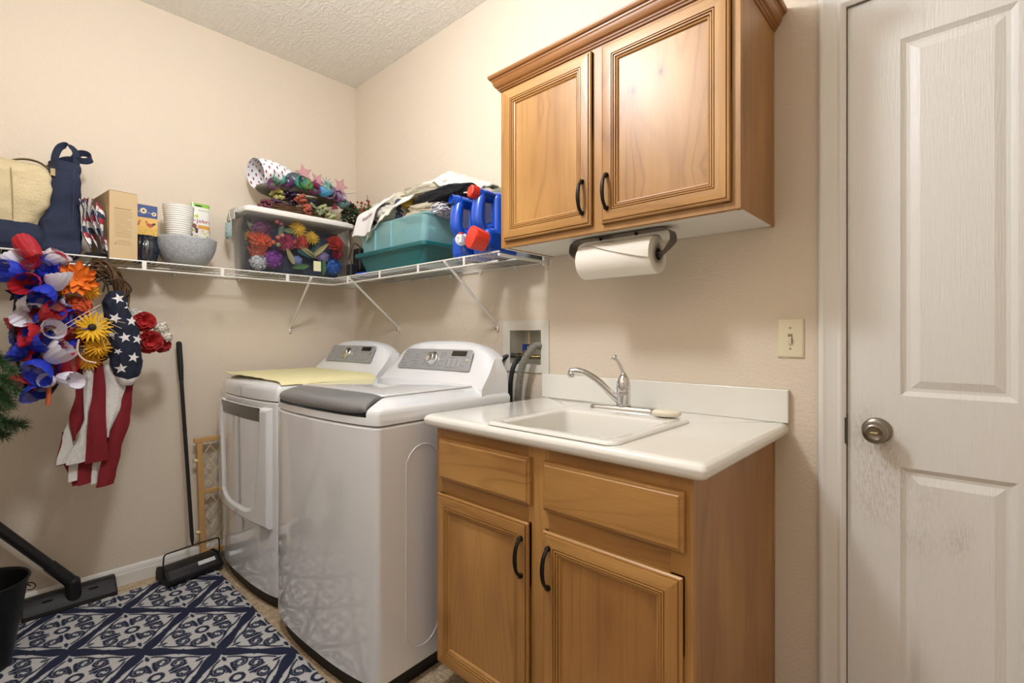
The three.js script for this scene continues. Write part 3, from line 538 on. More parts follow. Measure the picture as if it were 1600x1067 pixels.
// dryer with a front door
{
  const t = appliance('clothes_dryer', 'white front-loading clothes dryer in the corner under the wire shelf', 'clothes dryer', [0.445, 0, 0.838], 0.014, 0.893);
  const sy = 0.898;
  part('top_deck', up([plan(0.004, sy - 0.002), plan(0, sy + 0.001), plan(0, sy + 0.040), plan(0.004, sy + 0.055), plan(0.013, sy + 0.067), plan(0.03, sy + 0.077), plan(0.06, sy + 0.083), plan(0.09, sy + 0.0845)]), enamel, t);
  const dg = new THREE.Group(); dg.name = 'door'; t.add(dg);
  const onFront = (g, lift = 0) => warp(g, (x, y, z) => [x, y, bow(x) + z + lift]);
  const frame = rr(0.615, 0.535, 0.03, 0, 0.602); frame.holes.push((() => { const h = new THREE.Path(), pts = [[-0.245, 0.875], [0.245, 0.875], [0.247, 0.82], [0.21, 0.40], [0.16, 0.392], [-0.16, 0.392], [-0.21, 0.40], [-0.247, 0.82]]; pts.reverse().forEach((p, i) => i ? h.lineTo(...p) : h.moveTo(...p)); return h; })());
  // built in narrow columns so that it can follow the bow
  const dense = (fn) => grid(fn, 40, 30);
  const doorH = (x, y) => {            // height of the door skin above the cabinet front
    const ex = 0.3085 - Math.abs(x), ey0 = y - 0.345, ey1 = 0.868 - y, e = Math.min(ex, ey0, ey1);
    const rim = 0.019 * Math.sqrt(clamp(e / 0.014, 0, 1));
    const ix = lerp(0.205, 0.243, sstep(0.4, 0.82, y)) - Math.abs(x), iy = y - (0.388 + 0.10 * Math.pow(Math.abs(x) / 0.25, 4)), inn = Math.min(ix, iy);
    return rim - 0.011 * sstep(-0.002, 0.010, inn);
  };
  const skin = grid((u, v) => { const x = lerp(-0.3085, 0.3085, u), y = lerp(0.345, 0.868, v); return [x, y, bow(x) + doorH(x, y)]; }, 150, 130);
  part('door_skin', skin, enamel, dg);
  part('grip_recess', grid((u, v) => { const x = lerp(-0.243, 0.243, u), y = lerp(0.803, 0.866, v); return [x, y, bow(x) + 0.0088 + 0.0095 * Math.pow(v, 3)]; }, 40, 10), std(0x77756f, 0.28, { metalness: 0.6 }), dg, 'grey grip strip across the top of the door');
  console_(t, -0.515, -0.597, 0.967, 0.188, 8, G1, -0.028);
}
// yellow cloth laid over the dryer top
{
  const n = (x, z) => 0.003 * N2(x * 6, z * 6) + 0.0016 * N2(x * 17 + 4, z * 15);
  const felt = std(0xe6dcaa, 0.92, { bumpMap: scaled(peelTex, 8), bumpScale: 0.0008 });
  solo('dust_cloth', 'thin pale yellow cloth spread flat over the dryer top', 'cloth', sheet((u, v) => {
    let x = lerp(0.118, 0.782, u), z = lerp(0.325, 0.818 + 0.012 * Math.sin(u * 5) - 0.02 * u, v);
    const lx = x - 0.445, lz = z - 0.838, edge = Math.min(0.345 - Math.abs(lx), bow(lx) - lz);
    const hd = [[-1, 0.930], [0, 0.938], [0.004, 0.953], [0.013, 0.965], [0.03, 0.975], [0.06, 0.981], [0.09, 0.9827], [9, 0.9827]], q = hd.findIndex((a) => a[0] > edge), t = (edge - hd[q - 1][0]) / (hd[q][0] - hd[q - 1][0]);
    const deckY = lerp(hd[q - 1][1], hd[q][1], t), flat = 0.9886 - 0.004 * sstep(0.6, 1, u);
    let y = lerp(flat, Math.max(deckY + 0.0045, 0.955), sstep(0.55, 0.8, u)) + 0.001 + Math.max(0, n(x, z)) + 0.007 * sstep(0.9, 1, v) * (1 - sstep(0, 0.25, u));
    return [x, y, z];
  }, 60, 50, 0.0022, 1, 1), felt);
}
// ---------------------------------------------------------------- wire shelves round the corner
const SY = 1.503, SD = 0.305;
const mWire = std(0xe6e3dc, 0.35);
function brace(parent, foot, top, wallN) {
  const f = V(...foot), t = V(...top), n = V(...wallN);
  const g = [rod(foot, top, 0.0062, 0.0062, 8), rod([f.x - n.x * 0.002 , f.y + 0.004, f.z - n.z * 0.002], [f.x + n.x * 0.004, f.y - 0.024, f.z + n.z * 0.004], 0.0075, 0.0075, 8), rod([top[0], top[1] - 0.002, top[2]], [top[0] + n.x * 0.016, top[1] + 0.012, top[2] + n.z * 0.016], 0.0075, 0.006, 8)];
  const b = part('brace', g, mWire, parent);
  const s = new THREE.Mesh(rod([f.x, f.y - 0.016, f.z], [f.x + n.x * 0.0135, f.y - 0.016, f.z + n.z * 0.0135], 0.0028), std(0x3a332b, 0.4, { metalness: 0.8 })); s.name = 'screw'; b.add(s);
}
{
  const t = thing('wire_shelf', 'white wire shelf along the left wall holding the storage bin and bowl', 'wire shelf', [0, 0, 0]);
  const w = []; for (let z = 0.03; z < 1.93; z += 0.0254) w.push(rod([0.006, SY - 0.0045, z], [SD, SY - 0.0045, z], 0.0013, 0.0013, 5));
  stuff(part('deck_wires', w, mWire, t));
  part('front_rail', rod([SD, SY, 0.30], [SD, SY, 1.94], 0.0034), mWire, t);
  part('lip_rail', rod([SD + 0.004, SY - 0.037, 0.306], [SD + 0.004, SY - 0.037, 1.94], 0.0034), mWire, t);
  part('middle_rail', rod([0.165, SY - 0.009, 0.02], [0.165, SY - 0.009, 1.94], 0.003), mWire, t);
  part('back_rail', rod([0.009, SY - 0.009, 0.01], [0.009, SY - 0.009, 1.94], 0.003), mWire, t);
  for (const z of [0.563, 0.872, 1.176, 1.48, 1.78]) part('lip_connector', B(0.006, 0.042, 0.017, SD + 0.003, SY - 0.018, z, 0.002), mWire, t);
  brace(t, [0.004, 1.222, 0.424], [0.292, 1.486, 0.434], [1, 0, 0]);
  for (const z of [0.7, 1.0, 1.3]) part('wall_clip', B(0.014, 0.02, 0.012, 0.0075, SY - 0.014, z, 0.002), mWire, t);
}
{
  const t = thing('wire_shelf', 'white wire shelf along the back wall holding the teal bin and blue jugs', 'wire shelf', [0, 0, 0]);
  const w = []; for (let x = 0.335; x < 1.622; x += 0.0254) w.push(rod([x, SY - 0.0045, 0.006], [x, SY - 0.0045, SD], 0.0013, 0.0013, 5));
  stuff(part('deck_wires', w, mWire, t));
  part('front_rail', rod([SD + 0.004, SY, SD], [1.618, SY, SD], 0.0034), mWire, t);
  part('lip_rail', rod([SD + 0.01, SY - 0.037, SD + 0.004], [1.613, SY - 0.037, SD + 0.004], 0.0034), mWire, t);
  part('middle_rail', rod([SD + 0.004, SY - 0.0095, 0.165], [1.613, SY - 0.0095, 0.165], 0.003), mWire, t);
  part('back_rail', rod([SD + 0.004, SY - 0.0095, 0.009], [1.613, SY - 0.0095, 0.009], 0.003), mWire, t);
  for (const x of [0.467, 0.784, 1.103, 1.417]) part('lip_connector', B(0.012, 0.042, 0.006, x, SY - 0.018, SD + 0.003, 0.002), mWire, t);
  brace(t, [0.501, 1.226, 0.004], [0.474, 1.486, 0.292], [0, 0, 1]);
  brace(t, [1.312, 1.226, 0.004], [1.291, 1.486, 0.292], [0, 0, 1]);
  for (const x of [0.62, 0.78, 0.98, 1.2, 1.43]) part('wall_clip', B(0.012, 0.02, 0.014, x, SY - 0.014, 0.0075, 0.002), mWire, t);
  part('end_bracket', [B(0.012, 0.042, 0.034, 1.612, SY - 0.004, 0.018, 0.003), B(0.010, 0.010, 0.3, 1.617, SY - 0.012, 0.16, 0.002)], mWire, t);
}

// ---------------------------------------------------------------- things on the left shelf
const SHELF = SY + 0.0012;
const weave = dataTex(256, 256, (u, v) => grey(128 + 55 * Math.sin(u * 402) * 0.5 + 55 * Math.sin(v * 402) * 0.5 + 40 * fbm(u * 60, v * 60, 2)), false);
const linen = dataTex(256, 256, (u, v) => { const k = 16 * N2(u * 4, v * 120) + 16 * N2(u * 120, v * 4) + 14 * fbm(u * 7, v * 7, 2); return [241 + k, 241 + k, 241 + k]; }, true);
const cloth = (c, o = {}) => std(c, 0.92, { map: scaled(linen, 2), bumpMap: scaled(weave, 6), bumpScale: 0.0008, ...o });
const mCanvas = cloth(0xdccaa2), mNavy = cloth(0x283049);
// a standing bag: rounded-rectangle loops [y, cx, cz, hx, hz], crumpled by noise
function bagLoops(rows, seed, amp, n = 72) {
  return rows.map(([y, cx, cz, hx, hz], j) => { const o = []; for (let i = 0; i < n; i++) { const a = i / n * Math.PI * 2, c = Math.cos(a), s = Math.sin(a), e = 0.42; const x = cx + hx * Math.sign(c) * Math.pow(Math.abs(c), e), z = cz + hz * Math.sign(s) * Math.pow(Math.abs(s), e); const k = amp * (N3(x * 9 + seed, y * 8, z * 9) + 0.45 * N3(x * 24, y * 20 + seed, z * 24)); o.push([x + c * k, y, z + s * k]); } return o.reverse(); });
}
const dense = (rows, m = 6) => { const o = []; for (let i = 0; i < rows.length - 1; i++) for (let k = 0; k < m; k++) o.push(rows[i].map((a, q) => lerp(a, rows[i + 1][q], k / m))); o.push(rows[rows.length - 1]); return o; };
function ribbonStrip(pts, w, th, side = [1, 0, 0], n = 40) {      // flat strap along points
  const c = new THREE.CatmullRomCurve3(pts.map((p) => V(...p))), S = V(...side).normalize();
  return sheet((u, v) => { const q = c.getPoint(u), d = c.getTangent(u), s = S.clone().addScaledVector(d, -S.dot(d)).normalize(); return [q.x + s.x * (v - 0.5) * w, q.y + s.y * (v - 0.5) * w, q.z + s.z * (v - 0.5) * w]; }, n, 2, th, 6, 1);
}
{
  const t = thing('canvas_tote_bag', 'tan canvas tote bag with navy base slumped on the left shelf', 'tote bag');
  const top = [[1.612, 0.168, 1.650, 0.122, 0.148], [1.66, 0.168, 1.648, 0.126, 0.162], [1.74, 0.165, 1.645, 0.122, 0.182], [1.81, 0.160, 1.640, 0.105, 0.184], [1.85, 0.155, 1.635, 0.07, 0.175], [1.872, 0.15, 1.64, 0.03, 0.150], [1.876, 0.15, 1.65, 0.012, 0.12]];
  const base = [[SHELF, 0.17, 1.66, 0.118, 0.17], [1.53, 0.172, 1.66, 0.128, 0.178], [1.575, 0.172, 1.655, 0.130, 0.168], [1.614, 0.168, 1.650, 0.123, 0.149]];
  part('canvas', loft(bagLoops(dense(top), 3, 0.011), { crease: 1.2 }), mCanvas, t);
  part('base', loft(bagLoops(dense(base), 7, 0.006), { crease: 1.2 }), mNavy, t, 'navy blue base');
  part('strap', [ribbonStrip([[0.13, 1.865, 1.60], [0.12, 1.895, 1.545], [0.11, 1.898, 1.50], [0.12, 1.88, 1.475], [0.13, 1.86, 1.468]], 0.024, 0.003)], cloth(0x9c8a66), t);
  part('strap', [ribbonStrip([[0.08, 1.86, 1.49], [0.075, 1.895, 1.47], [0.07, 1.91, 1.44], [0.075, 1.90, 1.40], [0.08, 1.885, 1.385]], 0.024, 0.003)], cloth(0x9c8a66), t);
  part('seam', [tube([[0.292, 1.62, 1.575], [0.295, 1.68, 1.575], [0.290, 1.76, 1.577], [0.27, 1.82, 1.58]].map(([x, y, z]) => [x - 0.001, y, z]), 0.0016, 20, 5)], cloth(0xb59f76), t);
}
{
  const t = thing('navy_tote_bag', 'dark navy canvas tote bag standing with its handles up', 'tote bag');
  const rows = [[SHELF, 0.165, 1.458, 0.118, 0.078], [1.53, 0.165, 1.456, 0.122, 0.080], [1.57, 0.160, 1.446, 0.100, 0.070], [1.64, 0.155, 1.440, 0.105, 0.066], [1.75, 0.15, 1.428, 0.102, 0.058], [1.84, 0.145, 1.424, 0.096, 0.052], [1.875, 0.14, 1.422, 0.09, 0.048], [1.893, 0.138, 1.422, 0.086, 0.044], [1.888, 0.138, 1.422, 0.080, 0.039], [1.80, 0.138, 1.422, 0.08, 0.04]];
  part('body', loft(bagLoops(dense(rows), 21, 0.011), { crease: 1.2 }), mNavy, t);
  part('seam', [tube([[0.262, 1.57, 1.408], [0.262, 1.66, 1.404], [0.256, 1.76, 1.401], [0.245, 1.86, 1.400]], 0.0018, 30, 6)], cloth(0x39445f), t);
  part('handle', [ribbonStrip([[0.17, 1.875, 1.452], [0.165, 1.925, 1.448], [0.155, 1.968, 1.432], [0.15, 1.982, 1.41], [0.15, 1.965, 1.388], [0.155, 1.92, 1.383], [0.165, 1.88, 1.392]], 0.026, 0.003, [0.5, 0, 1])], mNavy, t);
  part('handle', [ribbonStrip([[0.12, 1.885, 1.44], [0.13, 1.918, 1.425], [0.15, 1.927, 1.39], [0.16, 1.928, 1.35], [0.155, 1.945, 1.332], [0.14, 1.965, 1.345], [0.125, 1.965, 1.37], [0.115, 1.93, 1.392], [0.11, 1.89, 1.40]], 0.026, 0.003, [0.4, 0.9, 0.3])], mNavy, t);
  part('care_tag', [B(0.002, 0.028, 0.014, 0.247, 1.835, 1.462)], std(0xb09a6a, 0.8), t);
}
function starPath(c, x, y, r, rot = 0) { c.beginPath(); for (let i = 0; i < 10; i++) { const a = rot + i * Math.PI / 5 - Math.PI / 2, q = i % 2 ? r * 0.4 : r; c.lineTo(x + q * Math.cos(a), y + q * Math.sin(a)); } c.closePath(); c.fill(); }
{
  const print = canvasTex(256, 512, (c, w, h) => {
    c.fillStyle = '#27344e'; c.fillRect(0, 0, w, h);
    c.save(); c.rotate(-0.25); for (let i = -2; i < 12; i++) { c.fillStyle = i % 3 === 0 ? '#a5303a' : i % 3 === 1 ? '#e8e2da' : '#27344e'; c.fillRect(-100, i * 62, w * 0.62 + 60, 62); } c.restore();
    c.fillStyle = '#ece6de'; const r = rng(4); for (let i = 0; i < 16; i++) starPath(c, w * (0.62 + 0.36 * r()), h * (i + 0.5) / 16, 24, r());
  }, THREE.RepeatWrapping);
  const m = std(0xffffff, 0.9, { map: scaled(print, 1, 1), side: THREE.DoubleSide }), t = thing('bunting', 'folded patriotic bunting with stars and stripes leaning on the cardboard box', 'bunting');
  const fold = (dz, dx, lean, top, bot, flare, w) => part('fold', sheet((u, v) => { const y = lerp(bot, top, v), s = 1 - v; return [dx + (u - 0.5) * w * 0.75 - 0.02 * v + 0.010 * Math.sin(v * 5 + dz * 90), y + 0.006 * Math.sin(u * 6), 1.342 + dz + (u - 0.5) * w * 0.5 - flare * s * s * s - lean * s + 0.006 * Math.sin(v * 8 + u * 3 + dz * 70)]; }, 8, 40, 0.0025, 1, 1), m, t);
  fold(0.034, 0.275, 0.012, 1.742, 1.545, 0.012, 0.030); fold(0.020, 0.262, 0.016, 1.752, 1.532, 0.02, 0.028); fold(0.002, 0.282, 0.010, 1.748, 1.528, 0.03, 0.030); fold(-0.014, 0.290, 0.004, 1.735, 1.522, 0.038, 0.030); fold(-0.024, 0.279, 0.0, 1.718, 1.55, 0.03, 0.026);
  part('band', [B(0.028, 0.02, 0.08, 0.258, SHELF + 0.0105, 1.325, 0.005)], std(0x17181c, 0.9), t);
}
{
  const print = canvasTex(512, 1024, (c, w, h) => {
    c.fillStyle = '#c8ae86'; c.fillRect(0, 0, w, h); const r = rng(8);
    for (let i = 0; i < 5000; i++) { c.fillStyle = `rgba(${90 + r() * 60},${70 + r() * 40},40,.05)`; c.fillRect(r() * w, r() * h, 3 + r() * 20, 1.5); }
    c.fillStyle = 'rgba(74,58,36,.78)';
    const line = (y, x0, x1, s) => { let x = x0; while (x < x1) { const l = 8 + r() * 30; c.fillRect(x, y + r() * 2, Math.min(l, x1 - x), s); x += l + 9; } };
    line(248, 90, 400, 11); for (let k = 0; k < 14; k++) line(288 + k * 30, 88 + 10 * (k > 8), 395 + 20 * r() - (k % 5 === 4 ? 90 : 0), 5);
    line(740, 150, 370, 5); line(768, 110, 400, 5); line(796, 130, 400, 5); c.beginPath(); c.arc(105, 797, 11, 0, 7); c.fill();
  });
  const card = std(0xc0a67e, 0.85), t = thing('cardboard_box', 'tall plain brown cardboard box with small printed text beside the bunting', 'cardboard box', [0.166, SHELF, 1.258], 0.10);
  part('carton', B(0.262, 0.286, 0.098, 0, 0.1432, 0, 0.002), card, t);
  const f = new THREE.PlaneGeometry(0.096, 0.283).rotateY(Math.PI / 2).translate(0.1313, 0.1432, 0);
  part('printed_face', f, std(0xffffff, 0.85, { map: print }), t);
  part('flap', [B(0.26, 0.0018, 0.094, 0, 0.2878, 0)], card, t);
}
{
  const flute = (y, r, tw) => { const o = []; for (let i = 0; i < 128; i++) { const a = i / 128 * Math.PI * 2, k = r * (1 + 0.045 * Math.cos(16 * (a + tw))); o.push([k * Math.cos(a), y, k * Math.sin(a)]); } return o.reverse(); };
  const P = [[0, 0.036], [0.004, 0.040], [0.03, 0.047], [0.055, 0.051], [0.075, 0.051], [0.095, 0.046], [0.108, 0.043], [0.118, 0.046], [0.1255, 0.0505], [0.127, 0.0495], [0.122, 0.043], [0.1, 0.04], [0.05, 0.043], [0.012, 0.036]];
  solo('glass_vase', 'fluted dark blue iridescent glass vase under the rooster picture tin', 'vase', loft(P.map(([y, r]) => flute(y, r, y * 1.2)), { crease: 0.8 }), phys(0x14163a, 0.1, { metalness: 0.35, iridescence: 1, iridescenceIOR: 1.7, iridescenceThicknessRange: [250, 420], clearcoat: 1, clearcoatRoughness: 0.04 }), [0.188, SHELF, 1.153]);
  const pic = canvasTex(512, 768, (c, w, h) => {
    c.fillStyle = '#3c5188'; c.fillRect(0, 0, w, h * 0.42); c.fillStyle = '#e3b869'; c.fillRect(0, h * 0.42, w, h * 0.3); c.fillStyle = '#ddb458'; c.fillRect(0, h * 0.72, w, h * 0.28);
    c.fillStyle = 'rgba(170,110,50,.45)'; for (let i = 0; i < 9; i++) c.fillRect(20 + i * 58, h * 0.43, 4, h * 0.2);
    c.strokeStyle = '#d8cfae'; c.lineWidth = 9; c.beginPath(); c.moveTo(0, h * 0.22); c.bezierCurveTo(90, h * 0.12, 90, h * 0.34, 190, h * 0.2); c.stroke(); c.beginPath(); c.moveTo(300, h * 0.26); c.bezierCurveTo(340, h * 0.2, 370, h * 0.3, 420, h * 0.26); c.stroke();
    for (const [x, y, r] of [[215, 0.20, 70], [440, 0.27, 52]]) { c.fillStyle = '#f0e4b4'; for (let i = 0; i < 14; i++) { c.save(); c.translate(x, h * y); c.rotate(i * 0.449); c.beginPath(); c.ellipse(r * 0.72, 0, r * 0.36, r * 0.15, 0, 0, 7); c.fill(); c.restore(); } c.fillStyle = '#7c5a2c'; c.beginPath(); c.arc(x, h * y, r * 0.45, 0, 7); c.fill(); }
    for (const [x, s] of [[350, 1], [60, -1]]) { c.save(); c.translate(x, h * 0.66); c.scale(s, 1); c.fillStyle = '#b4562e'; c.beginPath(); c.ellipse(0, 0, 78, 46, 0.15, 0, 7); c.fill(); c.fillStyle = '#c87438'; c.beginPath(); c.ellipse(-62, -52, 24, 48, -0.5, 0, 7); c.fill(); c.fillStyle = '#8e2a22'; c.beginPath(); c.ellipse(-80, -92, 20, 11, 0, 0, 7); c.fill(); c.fillStyle = '#2c3646'; c.beginPath(); c.ellipse(84, -36, 44, 30, -0.5, 0, 7); c.fill(); c.strokeStyle = '#6a3a1e'; c.lineWidth = 7; c.beginPath(); c.moveTo(-8, 44); c.lineTo(-12, 88); c.moveTo(22, 42); c.lineTo(24, 86); c.stroke(); c.restore(); }
    c.fillStyle = '#4c3a1c'; const r = rng(2); for (let i = 0; i < 30; i++) { c.beginPath(); c.ellipse(r() * w, h * (0.8 + 0.18 * r()), 7, 5, 0, 0, 7); c.fill(); }
  });
  const t = thing('picture_tin', 'small square tin printed with roosters and sunflowers atop the blue vase', 'tin', [0.172, SHELF + 0.1275, 1.157], 0.06);
  part('case', B(0.08, 0.14, 0.094, 0, 0.0702, 0, 0.003), std(0xd5ae62, 0.45), t);
  part('printed_face', new THREE.PlaneGeometry(0.09, 0.136).rotateY(Math.PI / 2).translate(0.0404, 0.0702, 0), std(0xffffff, 0.4, { map: pic }), t);
}
{
  const hatch = dataTex(512, 512, (u, v) => { const k = 22 * N2(u * 90, v * 9) + 26 * N2(u * 6, v * 110) + 12 * fbm(u * 40, v * 40, 2); return [168 + k, 170 + k, 174 + k]; });
  const P = []; for (let i = 0; i <= 22; i++) { const a = i / 22; P.push([0.052 + 0.076 * Math.pow(Math.sin(a * 1.50), 0.85), 0.002 + 0.137 * Math.pow(a, 1.35)]); }
  const inner = P.slice().reverse().map(([r, y]) => [Math.max(0.004, r - 0.006), Math.max(0.008, y - (y > 0.13 ? -0.0005 : 0))]);
  solo('bowl', 'wide grey hatched ceramic bowl holding the ribbed white pot', 'bowl', lathe([[0.0001, 0], [0.048, 0], ...P, ...inner, [0.0001, 0.008]], 64), std(0xffffff, 0.5, { map: scaled(hatch, 4, 1), bumpMap: scaled(hatch, 4, 1), bumpScale: 0.0012 }), [0.172, SHELF, 0.988]);
  const R = [[0.0001, 0.0], [0.043, 0.0], [0.0445, 0.003], [0.0465, 0.03]]; for (let i = 0; i < 17; i++) { const y = 0.036 + i * 0.0098, r = 0.047 + i * 0.00098; R.push([r, y], [r + 0.0016, y + 0.003], [r + 0.0018, y + 0.006], [r, y + 0.0085]); }
  R.push([0.0655, 0.206], [0.0645, 0.208], [0.061, 0.206], [0.044, 0.01], [0.0001, 0.008]);
  solo('ribbed_pot', 'white ribbed flower pot standing inside the grey bowl', 'flower pot', lathe(R, 56), std(0xe4e1da, 0.45), [0.16, SHELF + 0.088, 1.016]);
  const pk = canvasTex(384, 1024, (c, w, h) => {
    c.fillStyle = '#e9e7e0'; c.fillRect(0, 0, w, h); c.fillStyle = '#8cc152'; c.fillRect(0, 0, w, 70); c.fillStyle = '#333'; c.beginPath(); c.ellipse(w * 0.4, 44, 60, 14, 0, 0, 7); c.fill();
    c.fillStyle = '#c9c7bf'; c.fillRect(150, 110, 170, 30); c.fillStyle = '#c3cc3a'; c.fillRect(24, 210, 120, 56); c.fillStyle = '#a02c4c'; c.font = 'bold 78px sans-serif'; c.fillText("Jobe's", 122, 350); c.font = 'bold 44px sans-serif'; c.fillText('to', 66, 330);
    c.fillStyle = '#8a4a3a'; c.beginPath(); c.arc(80, 420, 44, 0, 7); c.fill(); c.fillStyle = '#e0a04a'; c.fillRect(140, 395, 220, 66);
    const r = rng(9), col = ['#a03050', '#c8cc50', '#4a3550', '#3a3a52', '#d8c8a0', '#8a2a46', '#e6e2da']; for (let i = 0; i < 90; i++) { c.fillStyle = col[i % 7]; c.beginPath(); c.ellipse(r() * w, h * (0.46 + 0.5 * r()), 20 + 34 * r(), 12 + 18 * r(), r() * 3, 0, 7); c.fill(); }
  });
  const t = thing('plant_food_packet', 'glossy plant food packet with purple lettering behind the ribbed pot', 'packet', [0.108, SHELF + 0.052, 0.912], 0.12);
  part('pouch', grid((u, v) => { const a = u * Math.PI * 2, th = 0.017 * Math.pow(Math.sin(Math.PI * clamp(v * 0.92, 0, 1)), 0.6); return [th * Math.sin(a), v * 0.285, 0.043 * -Math.cos(a)]; }, 40, 20), std(0xe6e4dd, 0.3), t);
  part('printed_face', grid((u, v) => { const a = 0.12 + u * (Math.PI - 0.24), th = 0.017 * Math.pow(Math.sin(Math.PI * clamp(v * 0.92, 0, 1)), 0.6) + 0.0005; return [th * Math.sin(a), v * 0.285, 0.0432 * Math.cos(a)]; }, 24, 20), std(0xffffff, 0.25, { map: pk, side: THREE.DoubleSide }), t);
}
// silk flowers, berries and leaves -----------------------------------------------------
function petal(len, wid, lift, cup, tip = 1, n = 4, m = 6) {     // one petal along +z from the origin, rising by lift
  return grid((u, v) => { const s = u * 2 - 1, w = wid * (tip < 0 ? Math.pow(Math.sin(Math.PI * (0.07 + 0.66 * v - 0.12 * v * s * s)), 0.8) : Math.pow(Math.sin(Math.PI * clamp(0.06 + v * 0.9, 0, 1)), 0.7) * (1 - 0.25 * tip * v)); const edge = tip < 0 ? len * 0.10 * Math.sin(s * 7 + v * 4) * v : 0; return [s * w * 0.5, lift * len * v * (1 - 0.35 * v) + cup * wid * s * s * (0.3 + v) + edge, len * v * (tip < 0 ? 1 - 0.16 * s * s : 1)]; }, n, m);
}
function rosette(layers, seed) {           // layers: [count, length, width, lift, cup, y]
  const r = rng(seed), out = [];
  layers.forEach(([n, len, wid, lift, cup, y, tip = 1], k) => { for (let i = 0; i < n; i++) { const g = petal(len * (0.9 + 0.2 * r()), wid, lift + 0.12 * (r() - 0.5), cup, tip); g.rotateY((i + 0.5 * k) / n * Math.PI * 2 + 0.12 * (r() - 0.5)); g.translate(0, y, 0); out.push(g); } });
  return out;
}
const silk = (c, o = {}) => std(c, 0.75, { side: THREE.DoubleSide, ...o });
const KINDS = {
  mum: (s) => [...rosette([[18, s, s * 0.22, 0.12, 0.2, 0], [16, s * 0.85, s * 0.2, 0.4, 0.2, s * 0.06], [13, s * 0.66, s * 0.18, 0.8, 0.2, s * 0.1], [9, s * 0.45, s * 0.16, 1.4, 0.2, s * 0.12]], 3)],
  daisy: (s) => [...rosette([[20, s, s * 0.24, 0.05, 0.12, 0], [18, s * 0.85, s * 0.2, 0.2, 0.12, s * 0.04]], 5)],
  dahlia: (s) => [...rosette([[10, s, s * 0.52, 0.1, 0.3, 0, -1], [9, s * 0.82, s * 0.48, 0.4, 0.3, s * 0.07, -1], [7, s * 0.62, s * 0.4, 0.8, 0.3, s * 0.13, -1], [5, s * 0.4, s * 0.32, 1.4, 0.3, s * 0.17, -1]], 7)],
  lily: (s) => [...rosette([[7, s * 1.12, s * 0.62, 0.45, 0.25, 0], [7, s * 0.92, s * 0.55, 0.75, 0.25, s * 0.05], [6, s * 0.62, s * 0.4, 1.1, 0.25, s * 0.08]], 9)],
  rose: (s) => [...rosette([[6, s, s * 1.05, 0.2, 0.16, 0, -1], [6, s * 0.8, s * 0.9, 0.55, 0.2, s * 0.08, -1], [5, s * 0.6, s * 0.7, 1.0, 0.25, s * 0.14, -1], [4, s * 0.4, s * 0.5, 1.6, 0.3, s * 0.18, -1]], 11)],
  cluster: (s) => { const r = rng(13), o = [], N = 58; for (let i = 0; i < N; i++) { const b = Math.acos(1 - 1.05 * (i + 0.5) / N), a = i * 2.39996, q = s * (0.72 + 0.18 * r()), d = [Math.sin(b) * Math.cos(a), Math.cos(b), Math.sin(b) * Math.sin(a)], e = [d[0] + 0.7 * (r() - 0.5), d[1] + 0.7 * (r() - 0.5), d[2] + 0.7 * (r() - 0.5)]; for (let k = 0; k < 4; k++) o.push(facing(petal(s * 0.24, s * 0.24, 0.15, 0.2, -1, 2, 3).rotateY(k * 1.571), [d[0] * q, d[1] * q * 0.8, d[2] * q], e, r() * 6)); } o.push(ball(s * 0.68, 0, 0, 0, 14, 10).scale(1, 0.8, 1)); return o; },
};
const flowerGeo = {};
const flowerOf = (kind, s) => { const k = kind + s; return flowerGeo[k] ??= join(KINDS[kind](s)); };
const mats = {}; const silkOf = (c) => mats[c] ??= silk(c);
const mLeaf = silkOf(0x4b6a3a);
function leafGeo(len, wid) { return petal(len, wid, 0.15, 0.25, 1, 4, 8); }
function flowerPart(parent, kind, size, color, pos, dir, label, core) {
  const o = new THREE.Group(); o.name = 'flower'; parent.add(o); if (label) o.userData.label = label;
  part('petals', facing(flowerOf(kind, size), pos, dir), silkOf(color), o);
  const d = V(...dir).normalize();
  if (core) part('flower_center', facing(ball(size * core[1], 0, size * 0.1, 0, 14, 10), pos, dir), silkOf(core[0]), o);
  return o;
}
// ---------------------------------------------------------------- clear bin with silk flowers
{
  const t = thing('storage_bin', 'clear plastic storage bin with white lid full of silk flowers on the left shelf', 'storage bin');
  const mBin = phys(0xe9ecef, 0.3, { transmission: 1, thickness: 0, ior: 1.45, side: THREE.DoubleSide });
  const lp = (k, y) => rloop(0.024 + k, 0.289 - k, 0.190 + k, 0.745 - k, 0.022, y);
  part('tub', loft([lp(0.020, SHELF + 0.001), lp(0.013, SHELF + 0.01), lp(0.008, 1.66), lp(0.003, 1.80)], { capB: false, crease: 0.9 }), mBin, t);
  const mLid = std(0xe8e6e0, 0.4), ll = (k, y) => rloop(0.006 + k, 0.303 - k, 0.168 + k, 0.768 - k, 0.03, y);
  part('lid', loft([ll(0.012, 1.808), ll(0.002, 1.808), ll(0, 1.812), ll(0, 1.826), ll(0.003, 1.832), ll(0.016, 1.834), ll(0.020, 1.8405), ll(0.03, 1.842), ll(0.05, 1.8385)], { crease: 0.6 }), mLid, t, 'white lid');
  part('latch', [B(0.10, 0.028, 0.014, 0.155, 1.822, 0.776, 0.004), B(0.09, 0.05, 0.006, 0.155, 1.80, 0.784, 0.002)], std(0xbdbab2, 0.4), t);
  part('paper_label', B(0.0008, 0.055, 0.042, 0.2868, 1.566, 0.392), std(0xe6dfb8, 0.8), t, 'cream paper label');
}
